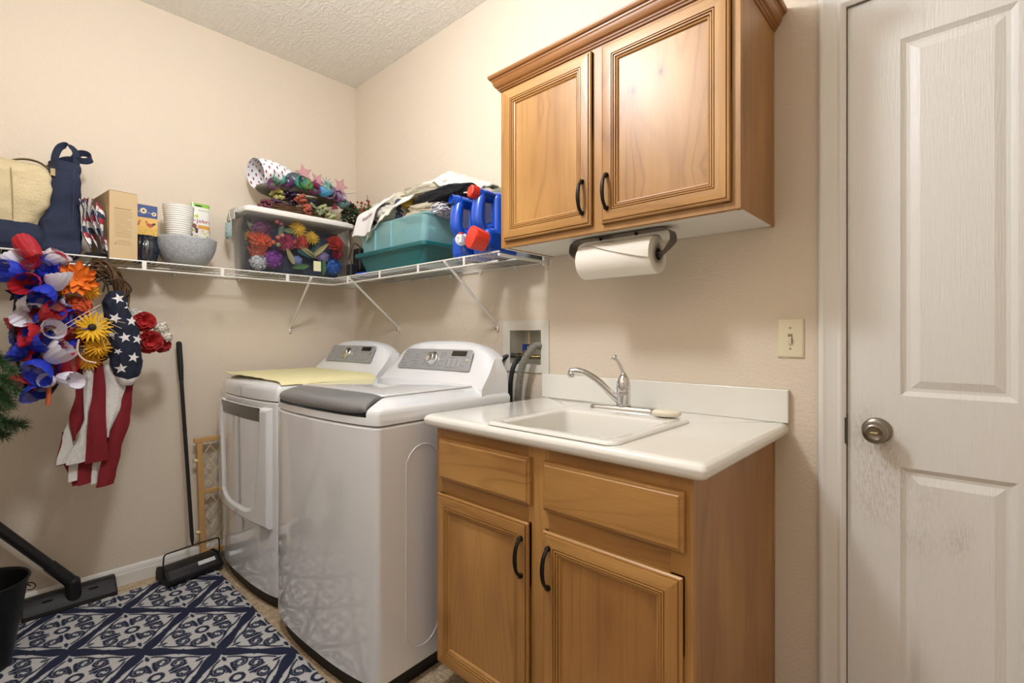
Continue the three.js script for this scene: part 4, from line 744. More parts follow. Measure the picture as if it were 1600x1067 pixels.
{
  const inBin = 'silk flowers inside the clear bin';
  const F = (name, label, kind, s, color, pos, dir, core) => { const o = thing(name, label, 'flower', [0, 0, 0], 0, inBin); flowerPart(o, kind, s, color, pos, dir, null, core); const st = part('stem', tube([pos, [pos[0] - 0.04, pos[1] - 0.02, pos[2] - 0.02], [pos[0] - 0.09, Math.max(1.53, pos[1] - 0.06), pos[2] - 0.06]].map((p) => [Math.max(0.045, p[0]), p[1], clamp(p[2], 0.225, 0.71)]), 0.0022, 12, 5), mLeaf, o); return o; };
  const f = [1, 0.15, 0.1];
  F('silk_mum', 'large yellow silk mum at the top of the bin front', 'mum', 0.048, 0xe3b62a, [0.238, 1.765, 0.482], f);
  F('silk_mum', 'yellow silk mum below and right of the larger yellow one', 'mum', 0.042, 0xdcb43a, [0.245, 1.725, 0.405], [1, 0.3, 0.2]);
  F('silk_mum', 'dull yellow silk mum near the left side of the bin', 'mum', 0.045, 0xc9a436, [0.18, 1.70, 0.690], [0.7, 0.1, 0.7]);
  F('silk_dahlia', 'bright red silk dahlia at the right end of the bin', 'dahlia', 0.050, 0xc0332c, [0.235, 1.715, 0.262], f);
  F('silk_dahlia', 'deep red silk dahlia tucked below the bright red one', 'dahlia', 0.038, 0xa82838, [0.235, 1.66, 0.250], [1, -0.1, -0.2]);
  F('silk_dahlia', 'red and coral silk dahlia in the middle of the bin', 'dahlia', 0.044, 0xc23a30, [0.238, 1.692, 0.466], f);
  F('silk_dahlia', 'magenta silk dahlia left of the coral one', 'dahlia', 0.050, 0xa83058, [0.235, 1.682, 0.545], [1, -0.1, 0.1]);
  F('silk_dahlia', 'orange coral silk dahlia in the left half of the bin', 'dahlia', 0.058, 0xd85a34, [0.225, 1.68, 0.672], [1, 0.1, 0.2]);
  F('silk_dahlia', 'dusky orange silk dahlia low on the left of the bin', 'dahlia', 0.045, 0xb8563e, [0.225, 1.625, 0.685], [1, -0.2, 0.3]);
  F('silk_dahlia', 'small dark plum silk dahlia near the bin centre top', 'dahlia', 0.03, 0x6a2a50, [0.24, 1.70, 0.50], f);
  F('silk_hydrangea', 'violet silk hydrangea at the bottom of the bin', 'cluster', 0.052, 0x8a3a9a, [0.222, 1.585, 0.606], f);
  F('silk_hydrangea', 'plum silk hydrangea high at the left of the bin', 'cluster', 0.050, 0x6c2f5e, [0.222, 1.735, 0.665], f);
  F('silk_hydrangea', 'white silk hydrangea low at the left of the bin', 'cluster', 0.045, 0xd6d3d6, [0.225, 1.562, 0.680], [1, 0.2, 0.1]);
  F('silk_hydrangea', 'blue silk hydrangea at the bottom right of the bin', 'cluster', 0.052, 0x3f72c4, [0.222, 1.578, 0.268], f);
  F('silk_hydrangea', 'lavender and white silk hydrangea right of the label', 'cluster', 0.036, 0xa795c2, [0.235, 1.628, 0.335], f);
  F('silk_hydrangea', 'pale periwinkle silk hydrangea left of the label', 'cluster', 0.030, 0x8e96cc, [0.24, 1.59, 0.485], f);
  const berries = [[0.25, 1.785, 0.595, 0xc25a58, 'round pink silk berry highest in the clear bin'], [0.25, 1.775, 0.572, 0x9a4468, 'mauve silk berry beside the highest pink berry'], [0.252, 1.715, 0.567, 0xd27868, 'salmon silk berry left of the magenta dahlia'], [0.255, 1.70, 0.592, 0xd8705a, 'coral silk berry between two leaves and the orange dahlia'], [0.255, 1.672, 0.615, 0xdd6a44, 'bright orange silk berry at the edge of the orange dahlia'], [0.256, 1.662, 0.590, 0x9fa85a, 'only green silk berry in the clear bin'], [0.25, 1.69, 0.502, 0xc9503c, 'red silk berry between the magenta and red dahlias']];
  berries.forEach(([x, y, z, c, l], i) => solo('silk_berry', l, 'berry', ball(0.0115, 0, 0, 0, 14, 10), silkOf(c), [x, y, z], 0, 'silk berries in the clear bin'));
  const leaves = [[0.25, 1.745, 0.53, 0x6a7a52, 0.08, 'grey green silk leaf hanging under the pink berries'], [0.25, 1.735, 0.578, 0x5c7060, 0.085, 'dark green silk leaf at the top left of the orange dahlia'], [0.255, 1.642, 0.43, 0xa59a62, 0.11, 'tan pointed silk leaf below the magenta dahlia'], [0.255, 1.665, 0.36, 0xb8a874, 0.12, 'pale straw silk leaf under the yellow mums'], [0.258, 1.608, 0.53, 0xaaa070, 0.09, 'olive tan silk leaf above the violet hydrangea'], [0.258, 1.557, 0.475, 0x4f7a44, 0.10, 'bright green silk leaf left of the paper label'], [0.258, 1.567, 0.345, 0x4f7a4c, 0.09, 'green silk leaf right of the paper label'], [0.252, 1.63, 0.44, 0x2f5a5c, 0.1, 'dark teal silk leaf beneath the straw leaf'], [0.25, 1.67, 0.39, 0x2d4f56, 0.11, 'dark blue green silk leaf under the red dahlia'], [0.2, 1.74, 0.70, 0x8f9a7c, 0.09, 'pale sage silk leaf at the far left of the bin']];
  leaves.forEach(([x, y, z, c, l, lab], i) => solo('silk_leaf', lab, 'leaf', place(leafGeo(l, 0.032), [0, 0, -l / 2], [0.1, 0, 0]).rotateZ(-Math.PI / 2), silkOf(c), [x, y, z], 0, 'silk leaves in the clear bin').rotateX(i * 1.3));
  // slate blue backing block, standing in for dark contents behind the flowers
  solo('dark_backing_block', 'slate blue block of stand-in tissue packed behind the silk flowers', 'backing', warp(new THREE.BoxGeometry(0.13, 0.262, 0.49, 6, 14, 24), (x, y, z) => { const k = 0.014 * N3(x * 12, y * 16, z * 16) + 0.006 * N3(x * 40, y * 40, z * 40); return [x + k, y * (1 + k), z + k * 0.5]; }), std(0x2f3a52, 0.85), [0.125, SHELF + 0.15, 0.467]);
}
{
  const t = thing('face_mask', 'light blue pleated face mask hanging from the bin latch', 'face mask');
  part('mask_panel', sheet((u, v) => [0.10 + 0.095 * u, 1.770 - 0.085 * v - 0.01 * Math.sin(u * 3.14), 0.795 + 0.012 * Math.sin(u * Math.PI) * Math.sin(v * Math.PI) + 0.0015 * Math.sin(v * 25)], 16, 24, 0.0012), std(0xa9c4c4, 0.85), t);
  part('ear_loop', [tube([[0.105, 1.765, 0.796], [0.12, 1.80, 0.794], [0.14, 1.826, 0.788], [0.16, 1.80, 0.795], [0.185, 1.766, 0.796]], 0.0012, 24, 5)], std(0xe8e8e4, 0.8), t);
}
// ---------------------------------------------------------------- on the lid: wicker tray, grapes, spring wreath
{
  const r = rng(41), bits = [];
  for (let k = 0; k < 26; k++) { const pts = [], a0 = r() * 6.28, ly = 1.8445 + 0.036 * (k % 9) / 8, g = (k % 3) * 0.004; for (let i = 0; i < 26; i++) { const a = a0 + i / 25 * 6.0; pts.push([0.20 + (0.062 + g + 0.004 * Math.sin(a * 7 + k)) * Math.cos(a), ly + 0.003 * Math.sin(a * 9 + k * 2), 0.475 + (0.158 + g + 0.004 * Math.cos(a * 8 + k)) * Math.sin(a)]); } bits.push(tube(pts, 0.0019, 70, 5)); }
  const t = thing('wicker_tray', 'long brown twig basket of artificial grapes lying on the bin lid', 'basket');
  part('twig_rim', bits, std(0x5f4429, 0.85), t);
  part('basket_floor', lathe([[0.0001, 0], [1, 0], [1, 0.03], [0.0001, 0.03]], 40).scale(0.058, 0.3, 0.152).translate(0.2, 1.8435, 0.475), std(0x4d3822, 0.9), t);
}
function grapes(name, label, color, list, size, seed) {   // list: backbone points of the bunch with radius
  const r = rng(seed), bits = [], g0 = new THREE.SphereGeometry(1, 10, 8);
  const c = new THREE.CatmullRomCurve3(list.map((p) => V(p[0], p[1], p[2]))), n = Math.round(list.length * 11);
  for (let i = 0; i < n; i++) { const u = i / (n - 1), q = c.getPoint(u), rad = lerp(list[0][3], list[list.length - 1][3], u), a = i * 2.4, b = 0.75 + 0.4 * r(); bits.push(place(g0, [q.x + rad * b * Math.cos(a), q.y + rad * b * 0.8 * Math.sin(a * 1.7), q.z + rad * b * Math.sin(a)], [r() * 3, r() * 3, 0], size * (0.85 + 0.3 * r()))); }
  const t = thing(name, label, 'grapes', [0, 0, 0], 0, 'artificial grape bunches');
  stuff(part('grapes', bits, phys(color, 0.38, { clearcoat: 0.3 }), t));
  part('stem', tube(list.map((p) => [p[0], p[1], p[2]]), 0.0022, 16, 5), std(0x4f4a2a, 0.8), t);
  return t;
}
grapes('grape_bunch', 'dark red grape bunch at the left end of the twig basket', 0x5e2430, [[0.21, 1.87, 0.615, 0.022], [0.22, 1.875, 0.64, 0.024], [0.225, 1.862, 0.662, 0.016]], 0.0095, 1);
grapes('grape_bunch', 'dull purple grape bunch low in the twig basket', 0x4b2b45, [[0.2, 1.893, 0.60, 0.02], [0.205, 1.895, 0.575, 0.024], [0.21, 1.885, 0.54, 0.018]], 0.0088, 2);
grapes('grape_bunch', 'yellow green grape bunch at the top of the heap', 0xb4ad62, [[0.20, 1.955, 0.59, 0.02], [0.21, 1.945, 0.565, 0.026], [0.20, 1.925, 0.575, 0.02]], 0.0092, 3);
grapes('grape_bunch', 'deep purple grape bunch in the middle of the heap', 0x35203f, [[0.20, 1.955, 0.53, 0.022], [0.21, 1.945, 0.495, 0.034], [0.21, 1.925, 0.465, 0.028], [0.20, 1.90, 0.50, 0.02]], 0.0098, 4);
grapes('grape_bunch', 'orange red grape bunch hanging over the basket front', 0x9c4a36, [[0.262, 1.935, 0.487, 0.022], [0.272, 1.912, 0.462, 0.028], [0.277, 1.885, 0.445, 0.026], [0.279, 1.862, 0.437, 0.014]], 0.0102, 5);
grapes('grape_bunch', 'near black blue grape bunch right of the purple one', 0x1d2030, [[0.2, 1.925, 0.40, 0.022], [0.205, 1.915, 0.375, 0.026], [0.2, 1.90, 0.35, 0.02]], 0.009, 6);
grapes('grape_bunch', 'frosted green grape bunch right of the orange bunch', 0x7d8a66, [[0.235, 1.90, 0.42, 0.02], [0.24, 1.892, 0.385, 0.024], [0.245, 1.878, 0.35, 0.02]], 0.0088, 7);
grapes('grape_bunch', 'pale green grape bunch spilling off the right end of the basket', 0xa5ab78, [[0.225, 1.915, 0.345, 0.02], [0.23, 1.90, 0.315, 0.026], [0.24, 1.872, 0.29, 0.024], [0.245, 1.86, 0.268, 0.014]], 0.0094, 8);
const weaveA = dataTex(1024, 1024, (u, v) => { const a = Math.abs(((u * 90) % 1) - 0.5) < 0.27, b = Math.abs(((v * 90) % 1) - 0.5) < 0.27; return grey(a || b ? 240 : 90); }, false, THREE.RepeatWrapping);
const deco = (c) => phys(c, 0.65, { side: THREE.DoubleSide, transparent: true, alphaMap: scaled(weaveA, 1, 0.5), sheen: 0.3 });
function curlGeo(r, len, turns = 1.12, slant = 0.35, flare = 0.55) {     // a rolled tuft of mesh ribbon opening along +y
  return grid((u, v) => { const a = u * Math.PI * 2 * turns, q = r * (1 - flare + flare * Math.sin(v * 1.9)) * (1 + 0.14 * u) * (1 + 0.025 * Math.sin(a * 13 + v * 4)); return [q * Math.cos(a), len * (v - 0.5) + 0.05 * r * Math.sin(a * 13) * v + slant * r * Math.cos(a) * v, q * Math.sin(a) * 0.86]; }, 72, 10);
}
function star5(r, th) { const s = new THREE.Shape(); for (let i = 0; i < 10; i++) { const a = i * Math.PI / 5 + Math.PI / 2, q = i % 2 ? r * 0.45 : r; i ? s.lineTo(q * Math.cos(a), q * Math.sin(a)) : s.moveTo(q * Math.cos(a), q * Math.sin(a)); } return ext(s, th, th * 0.3, 1); }
{
  const t = thing('spring_wreath', 'pastel mesh ribbon wreath with chevron stars lying on the grape basket', 'wreath');
  const tilt = (g) => g.applyMatrix4(new THREE.Matrix4().makeRotationFromEuler(new THREE.Euler(0.03, 0, 0.16))).translate(0.155, 1.982, 0.41);
  part('ring', tilt(new THREE.TorusGeometry(0.155, 0.075, 14, 60).rotateX(Math.PI / 2).scale(0.46, 0.30, 1.12)), std(0x6a675a, 0.9), t);
  const dots = canvasTex(256, 256, (c, w, h) => { c.fillStyle = '#e8e9ec'; c.fillRect(0, 0, w, h); c.fillStyle = '#8e2f4a'; for (let i = 0; i < 4; i++) for (let j = 0; j < 4; j++) { c.beginPath(); c.arc(32 + i * 64 + (j % 2) * 32, 32 + j * 64, 13, 0, 7); c.fill(); } }, THREE.RepeatWrapping);
  const puff = grid((u, v) => { const a = u * Math.PI * 2 + 0.5, q = 1 + 0.10 * Math.sin(a * 2 + v * 3), z = 0.672 - 0.155 * v; return [0.165 + 0.066 * q * Math.cos(a) + 0.01 * v, 2.042 + 0.074 * q * Math.sin(a) + 0.016 * Math.sin(v * 3), z + 0.018 * Math.sin(a) - 0.02 * Math.cos(a)]; }, 48, 14);
  part('dotted_bow', puff, std(0xffffff, 0.7, { map: scaled(dots, 3, 2), side: THREE.DoubleSide }), t, 'white bow with burgundy dots');
  const C = [[0x6fae92, 0.245, 2.012, 0.585, 0.030], [0x7a3d86, 0.25, 2.0, 0.535, 0.026], [0x2a6f86, 0.255, 2.022, 0.520, 0.032], [0x4d9a86, 0.262, 2.013, 0.485, 0.028], [0x63a554, 0.262, 2.01, 0.445, 0.032], [0xb0398e, 0.262, 2.0, 0.395, 0.030], [0x8e2a5a, 0.25, 2.028, 0.385, 0.024], [0x57a6d6, 0.265, 1.996, 0.345, 0.030], [0xb79ac4, 0.262, 1.99, 0.300, 0.028], [0xa84aa0, 0.255, 1.985, 0.262, 0.024], [0x74b59a, 0.25, 2.012, 0.305, 0.024], [0xc7b4cf, 0.235, 2.0, 0.225, 0.028], [0x8c4c7c, 0.235, 1.985, 0.60, 0.03], [0x7d99a0, 0.215, 1.962, 0.205, 0.03]];
  const dm = {}; C.forEach(([c, x, y, z, r], i) => part('ribbon_curl', facing(curlGeo(r * 1.15, r * 1.7), [x, y, z], [0.75, 0.35 + 0.3 * Math.sin(i * 2), 0.6 * Math.sin(i * 1.7)], i), dm[c] ??= deco(c), t));
  const chev = canvasTex(256, 256, (c, w, h) => { c.fillStyle = '#e6d8d6'; c.fillRect(0, 0, w, h); c.strokeStyle = '#a3304a'; c.lineWidth = 15; for (let j = -1; j < 9; j++) { c.beginPath(); for (let i = 0; i <= 8; i++) c.lineTo(i * 32, j * 34 + (i % 2) * 26); c.stroke(); } }, THREE.RepeatWrapping);
  const mc = std(0xffffff, 0.7, { map: scaled(chev, 20, 20) });
  for (const [x, y, z, r, s] of [[0.255, 2.075, 0.452, 0.052, 0.3], [0.245, 2.055, 0.372, 0.05, -0.5], [0.245, 2.058, 0.232, 0.05, 0.9]]) part('star_pick', star5(r, 0.006).rotateZ(s).rotateY(Math.PI / 2 + 0.1).translate(x, y, z), mc, t, 'chevron patterned star');
  const gl = std(0x4f9aa2, 0.5), fl = []; for (let k = 0; k < 9; k++) { const a = k / 9 * 6.283; fl.push(rod([0.24, 2.052, 0.318], [0.255, 2.052 + 0.036 * Math.sin(a), 0.318 + 0.036 * Math.cos(a)], 0.003, 0.0012, 6)); }
  part('glitter_spray', fl, gl, t, 'teal glitter spray');
  part('wood_stick', rod([0.22, 2.015, 0.235], [0.205, 2.052, 0.118], 0.004), std(0xd9cfc0, 0.7), t);
  part('wire_stem', tube([[0.19, 1.965, 0.24], [0.19, 1.945, 0.19], [0.19, 1.912, 0.15]], 0.0035, 16, 6), std(0x6a5a48, 0.8), t);
  part('tag', ext(star5 && new THREE.Shape([[0, 0], [0.045, 0.012], [0.02, 0.045]].map((p) => new THREE.Vector2(...p))), 0.003).rotateY(Math.PI / 2).translate(0.235, 1.91, 0.285), silkOf(0x7a2a3c), t);
}
// ---------------------------------------------------------------- in the corner behind the bin
{
  const t = thing('holiday_arrangement', 'potted pine cone and red berry arrangement in the corner behind the bin', 'flower arrangement');
  part('pot', lathe([[0.0001, 0], [0.05, 0], [0.056, 0.01], [0.066, 0.27], [0.07, 0.28], [0.067, 0.30], [0.06, 0.30], [0.055, 0.2], [0.0001, 0.2]], 28, 0.262, SHELF, 0.110), std(0x6d6252, 0.8), t, 'grey brown pot');
  const r = rng(51), cone = []; for (let i = 0; i < 130; i++) { const u = i / 130, a = i * 2.4, q = 0.058 * Math.sin(Math.PI * (0.12 + 0.85 * u)); cone.push(facing(petal(0.026, 0.02, 0.2, 0.2, 0.2, 2, 2), [0.175 + q * 0.75 * Math.cos(a), 1.862 + 0.12 * u, 0.13 + q * 0.75 * Math.sin(a)], [Math.cos(a), 0.9, Math.sin(a)], r() * 6)); }
  stuff(part('pine_cone', cone, std(0x3e4a32, 0.85, two), t));
  for (let i = 0; i < 26; i++) part('leaf', facing(leafGeo(0.06 + 0.035 * r(), 0.042).translate(0, 0, 0), [0.17 + 0.22 * (i / 26) + 0.01 * r(), 1.865 + 0.07 * r(), 0.10 + 0.06 * r()], [r() - 0.2, 1, r() - 0.3], r() * 6), silkOf([0x4c6a3c, 0x6f8a50, 0x3f5a34][i % 3]), t);
  const be = []; for (let i = 0; i < 46; i++) { const k = i < 26; be.push(ball(0.0062, k ? 0.335 + 0.05 * r() : 0.16 + 0.22 * r(), k ? 1.862 + 0.045 * r() : 1.93 + 0.06 * r(), k ? 0.14 + 0.03 * r() : 0.10 + 0.05 * r(), 8, 6)); }
  stuff(part('berries', be, phys(0x9e2426, 0.35), t));
  for (const [z, h] of [[0.12, 0.09], [0.14, 0.12], [0.1, 0.1]]) part('twig', rod([0.25 + z, 1.80, 0.11], [0.2 + z * 1.3, 1.90 + h * 0.8, z], 0.0025, 0.0015, 6), std(0x51402c, 0.9), t);
}
{
  const t = thing('power_adapter', 'black plastic electronic box with cords wedged between the two bins', 'electronics');
  const m = std(0x17171a, 0.5);
  part('case', B(0.075, 0.17, 0.13, 0.398, SHELF + 0.086, 0.155, 0.01, 3), m, t);
  part('case', B(0.05, 0.07, 0.05, 0.435, SHELF + 0.036, 0.262, 0.008, 3), m, t);
  part('cord', tube([[0.40, 1.675, 0.18], [0.405, 1.70, 0.23], [0.43, 1.66, 0.262], [0.40, 1.60, 0.268], [0.42, 1.55, 0.285]], 0.003, 40, 6), std(0x2c2c30, 0.5), t);
  solo('plastic_lid', 'flat bright blue plastic lid lying on the shelf under the bins', 'lid', loft([rloop(-0.05, 0.05, -0.045, 0.045, 0.012, 0), rloop(-0.05, 0.05, -0.045, 0.045, 0.012, 0.012), rloop(-0.044, 0.044, -0.039, 0.039, 0.012, 0.016)]), std(0x1c55c8, 0.35), [0.545, SHELF, 0.238]);
  solo('gift_box', 'small dark brown box behind the black electronic box', 'box', B(0.10, 0.12, 0.10, 0, 0.061, 0, 0.004), std(0x3a2c20, 0.8), [0.42, SHELF, 0.06]);
}
// ---------------------------------------------------------------- teal bin, laundry heap, jugs
{
  const t = thing('laundry_bin', 'translucent aqua storage bin set in a teal tray heaped with laundry', 'storage bin');
  const mt = phys(0x1a6265, 0.35, { clearcoat: 0.2 }), L = (k, y, r = 0.03) => rloop(0.51 + k, 1.135 - k, 0.010 + k * 0.2, 0.300 - k * 0.55, r, y);
  part('tray', loft([L(0.075, SHELF), L(0.066, SHELF + 0.006), L(0.030, 1.588), L(0.020, 1.592), L(0.004, 1.594), L(0.0, 1.598), L(0.0, 1.611), L(0.003, 1.614), L(0.008, 1.614), L(0.030, 1.606), L(0.06, SHELF + 0.012)], { crease: 0.5 }), mt, t, 'solid teal lower tray');
  const ma = phys(0xa6dadf, 0.5, { transmission: 0.5, thickness: 0, ior: 1.45, side: THREE.DoubleSide }), Q = (k, y) => rloop(0.535 + k, 1.125 - k, 0.014 + k * 0.2, 0.285 - k * 0.4, 0.03, y);
  part('tub', loft([Q(0.03, 1.585), Q(0.0, 1.738), Q(-0.008, 1.742), Q(-0.008, 1.748), Q(0.0, 1.749)], { capB: false, crease: 0.8 }), ma, t, 'translucent aqua upper bin');
  for (const x of [0.70, 0.845]) part('rib', BB(x, x + 0.012, 1.60, 1.738, 0.276, 0.288, 0.003), ma, t);
}
const knit = dataTex(256, 256, (u, v) => grey(128 + 80 * Math.sin(u * 150 + 2 * Math.sin(v * 300)) * Math.sin(v * 150) + 40 * fbm(u * 40, v * 40, 2)), false);
const fleece = (c, b = 0.003) => std(c, 0.95, { bumpMap: scaled(knit, 3), bumpScale: b * 0.25, map: scaled(linen, 3) });
function blob(size, seed, amp, detail = 40) {   // soft folded lump
  return warp(new THREE.SphereGeometry(1, detail, Math.round(detail * 0.7)), (x, y, z) => { const e = 0.72, q = [x, y, z].map((a) => Math.sign(a) * Math.pow(Math.abs(a), e)), k = 1 + amp * (0.6 * N3(x * 1.6 + seed, y * 1.6, z * 1.6) + 0.4 * N3(x * 4 + seed, y * 5, z * 4) + 0.2 * Math.sin(y * 9 + 4 * N3(x * 2, seed, z * 2))); return [q[0] * size[0] * k, q[1] * size[1] * k, q[2] * size[2] * k]; });
}
{
  const S = (name, label, cat, geo, m, pos, turn = 0) => solo(name, label, cat, geo, m, pos, turn);
  S('folded_blanket', 'cream blanket folded at the bottom of the aqua bin', 'blanket', blob([0.23, 0.055, 0.095], 3, 0.08), fleece(0xd9d3c4), [0.825, 1.660, 0.13]);
  S('towel', 'pale grey white towel packed against the front of the aqua bin', 'towel', blob([0.12, 0.052, 0.05], 8, 0.16), fleece(0xdcdcd8), [0.955, 1.672, 0.20]);
  S('towel', 'folded pale green towel in the left of the aqua bin', 'towel', blob([0.10, 0.05, 0.05], 18, 0.16), fleece(0xb9c2b4), [0.675, 1.66, 0.20]);
  S('knit_sweater', 'beige knit sweater folded on the right of the aqua bin', 'sweater', blob([0.115, 0.028, 0.1], 5, 0.12), fleece(0xcdbfa4, 0.005), [1.0, 1.757, 0.17]);
  S('knit_sweater', 'oatmeal knit sweater on top of the folded beige one', 'sweater', blob([0.12, 0.024, 0.09], 6, 0.14), fleece(0xd6cab2, 0.005), [1.025, 1.790, 0.17]);
  S('patterned_shirt', 'white shirt with dark navy pattern folded beside the knits', 'shirt', blob([0.055, 0.035, 0.07], 9, 0.18), std(0xffffff, 0.9, { map: dataTex(128, 128, (u, v) => (fbm(u * 9, v * 14, 2) > 0.12 ? [52, 54, 78] : [206, 202, 204])) }), [1.145, 1.768, 0.175]);
  S('fleece_throw', 'black fleece throw rolled up on the laundry heap', 'blanket', blob([0.205, 0.036, 0.075], 12, 0.10, 56), std(0x121318, 0.97, { bumpMap: scaled(knit, 6), bumpScale: 0.001 }), [1.15, 1.826, 0.182], -0.02);
  S('cream_fleece', 'shaggy cream fleece layer under the white sweater', 'blanket', blob([0.17, 0.030, 0.088], 15, 0.14, 56), fleece(0xe4dac2, 0.007), [1.01, 1.880, 0.16], 0.10);
  // white sweater draped over the top, falling to the right
  const ridge = [[0.70, 1.800], [0.78, 1.862], [0.88, 1.905], [0.98, 1.928], [1.07, 1.952], [1.12, 1.954], [1.20, 1.922], [1.30, 1.878], [1.40, 1.838]];
  const ry = (x) => { for (let i = 0; i < ridge.length - 1; i++) if (x <= ridge[i + 1][0]) return lerp(ridge[i][1], ridge[i + 1][1], sstep(0, 1, (x - ridge[i][0]) / (ridge[i + 1][0] - ridge[i][0]))); return ridge[8][1]; };
  S('white_sweater', 'off-white sweater draped over the top of the laundry heap', 'sweater', sheet((u, v) => { const x = lerp(0.69, 1.40, u), s = v * 1.5 - 0.5, left = 1 - sstep(0.88, 1.08, x), f = Math.max(0, s), bk = Math.min(0, s); const d = lerp(0.062, 0.135, left) * Math.pow(f, 1.7) + 0.05 * bk * bk; return [x - 0.05 * left * f + 0.015 * Math.sin(v * 5), ry(x) - d + 0.010 * N2(x * 9, v * 2.4) + 0.006 * N2(x * 22, v * 5), lerp(0.05, lerp(0.232, 0.30, left), v) + 0.014 * N2(x * 8 + 5, v * 2)]; }, 80, 30, 0.005), fleece(0xeae4d8, 0.003), [0, 0, 0]);
  S('knit_scarf', 'chocolate brown knit scarf peeking out at the back of the heap', 'scarf', blob([0.095, 0.022, 0.035], 19, 0.12), fleece(0x5a3a2a, 0.005), [0.845, 1.922, 0.10], 0.28);
  S('knit_hat', 'ribbed cream knit hat at the left top of the laundry heap', 'hat', warp(new THREE.SphereGeometry(1, 48, 24), (x, y, z) => { const a = Math.atan2(z, x), k = 1 + 0.05 * Math.cos(a * 14); return [x * 0.042 * k, y * 0.048, z * 0.042 * k]; }), fleece(0xdcd2be), [0.735, 1.893, 0.15]);
  S('grey_sock', 'slate blue grey sock rolled at the left corner of the bin', 'sock', blob([0.032, 0.026, 0.03], 22, 0.12), fleece(0x565f78), [0.585, 1.775, 0.235]);
  S('grey_sock', 'dark blue grey sock standing beside the striped white towel', 'sock', blob([0.024, 0.055, 0.03], 24, 0.12), fleece(0x3f4860), [0.842, 1.812, 0.225]);
  S('yellow_cloth', 'small mustard yellow cloth tucked under the black fleece', 'cloth', blob([0.032, 0.026, 0.028], 26, 0.15), fleece(0xb8963e), [0.905, 1.835, 0.225]);
  S('white_towel', 'crumpled white towel behind the striped towel end', 'towel', blob([0.075, 0.042, 0.05], 27, 0.22, 56), fleece(0xf0eeea), [0.68, 1.835, 0.205], 0.35);
  S('cable_sweater', 'white cable knit sleeve sliding toward the bin front', 'sweater', blob([0.085, 0.034, 0.04], 29, 0.18, 56), fleece(0xe4ded4, 0.006), [0.795, 1.805, 0.238], 0.5);
  const stripe = canvasTex(256, 512, (c, w, h) => { c.fillStyle = '#e9e6e4'; c.fillRect(0, 0, w, h); c.fillStyle = '#5a2430'; for (const y of [0.16, 0.20, 0.58, 0.62]) c.fillRect(w * (y < 0.4 ? 0.06 : 0.3), h * y, w * (y < 0.4 ? 0.5 : 0.55), h * 0.022); });
  S('striped_towel', 'white dish towel with maroon stripes hanging over the bin front', 'towel', sheet((u, v) => { const k = 1 - v, x = lerp(0.600, 0.775, u) - 0.055 * k * (0.4 + 0.6 * k) + 0.03 * v, y = 1.872 + 0.03 * u - 0.17 * Math.pow(k, 1.25) - 0.03 * u * k; return [x, y + 0.004 * Math.sin(u * 9 + v * 4), lerp(0.235, 0.318, sstep(0, 0.55, k)) + 0.010 * Math.sin(u * 7 + 1) * k]; }, 24, 30, 0.004), std(0xffffff, 0.9, { map: stripe }));
  S('olive_cloth', 'grey olive cloth lying behind the blue jugs', 'cloth', blob([0.13, 0.045, 0.06], 33, 0.12), fleece(0x8a8a78), [1.46, 1.775, 0.10]);
  const bx = thing('dryer_sheet_box', 'red and pink carton lying behind the blue jugs by the cabinet', 'box', [1.568, 1.775, 0.075], 0);
  part('carton', B(0.11, 0.06, 0.14, 0, 0, 0, 0.002).rotateZ(0.22), std(0xb8414a, 0.5), bx);
  part('printed_panel', B(0.08, 0.03, 0.001, 0, 0, 0.0708).rotateZ(0.22), std(0xe0a8a8, 0.5), bx);
  S('storage_crate', 'grey plastic crate standing at the wall behind the jugs', 'crate', loft([rloop(1.34, 1.60, 0.012, 0.12, 0.02, SHELF), rloop(1.335, 1.605, 0.01, 0.125, 0.02, 1.718), rloop(1.33, 1.61, 0.006, 0.128, 0.02, 1.722), rloop(1.33, 1.61, 0.006, 0.128, 0.02, 1.73)]), std(0x6f7378, 0.5));
}
function jug(name, label, pos, turn) {       // handled jug: square shoulder, base that steps forward, tubular grip between, neck at the upper front
  const t = thing(name, label, 'jug', pos, turn), m = phys(0x0b4fc0, 0.2, { clearcoat: 0.7, clearcoatRoughness: 0.08 });
  const body = BB(0.078, 0.25, 0, 0.268, -0.052, 0.052, 0.034, 6), foot = BB(0.022, 0.22, 0, 0.112, -0.052, 0.052, 0.030, 6);
  const grip = tube([[0.028, 0.238, 0], [0.020, 0.21, 0], [0.014, 0.17, 0], [0.016, 0.135, 0], [0.034, 0.108, 0], [0.06, 0.085, 0]], 0.0225, 40, 16).scale(1, 1, 1.35);
  const bridge = tube([[0.022, 0.244, 0], [0.05, 0.247, 0], [0.09, 0.245, 0], [0.14, 0.236, 0]], 0.0235, 24, 16).scale(1, 1, 1.5), heel = tube([[0.03, 0.10, 0], [0.07, 0.108, 0], [0.105, 0.125, 0], [0.13, 0.16, 0]], 0.03, 24, 14);
  part('body', [body, foot, grip, bridge, heel], m, t);
  const d = V(-0.90, 0.16, -0.22);
  part('neck', [facing(lathe([[0.026, -0.02], [0.025, 0.004], [0.022, 0.006], [0.0225, 0.012], [0.0205, 0.014], [0.021, 0.026], [0.0185, 0.0265], [0.017, 0.0]], 28), [0.016, 0.247, 0], d.toArray())], m, t);
  return { t, d };
}
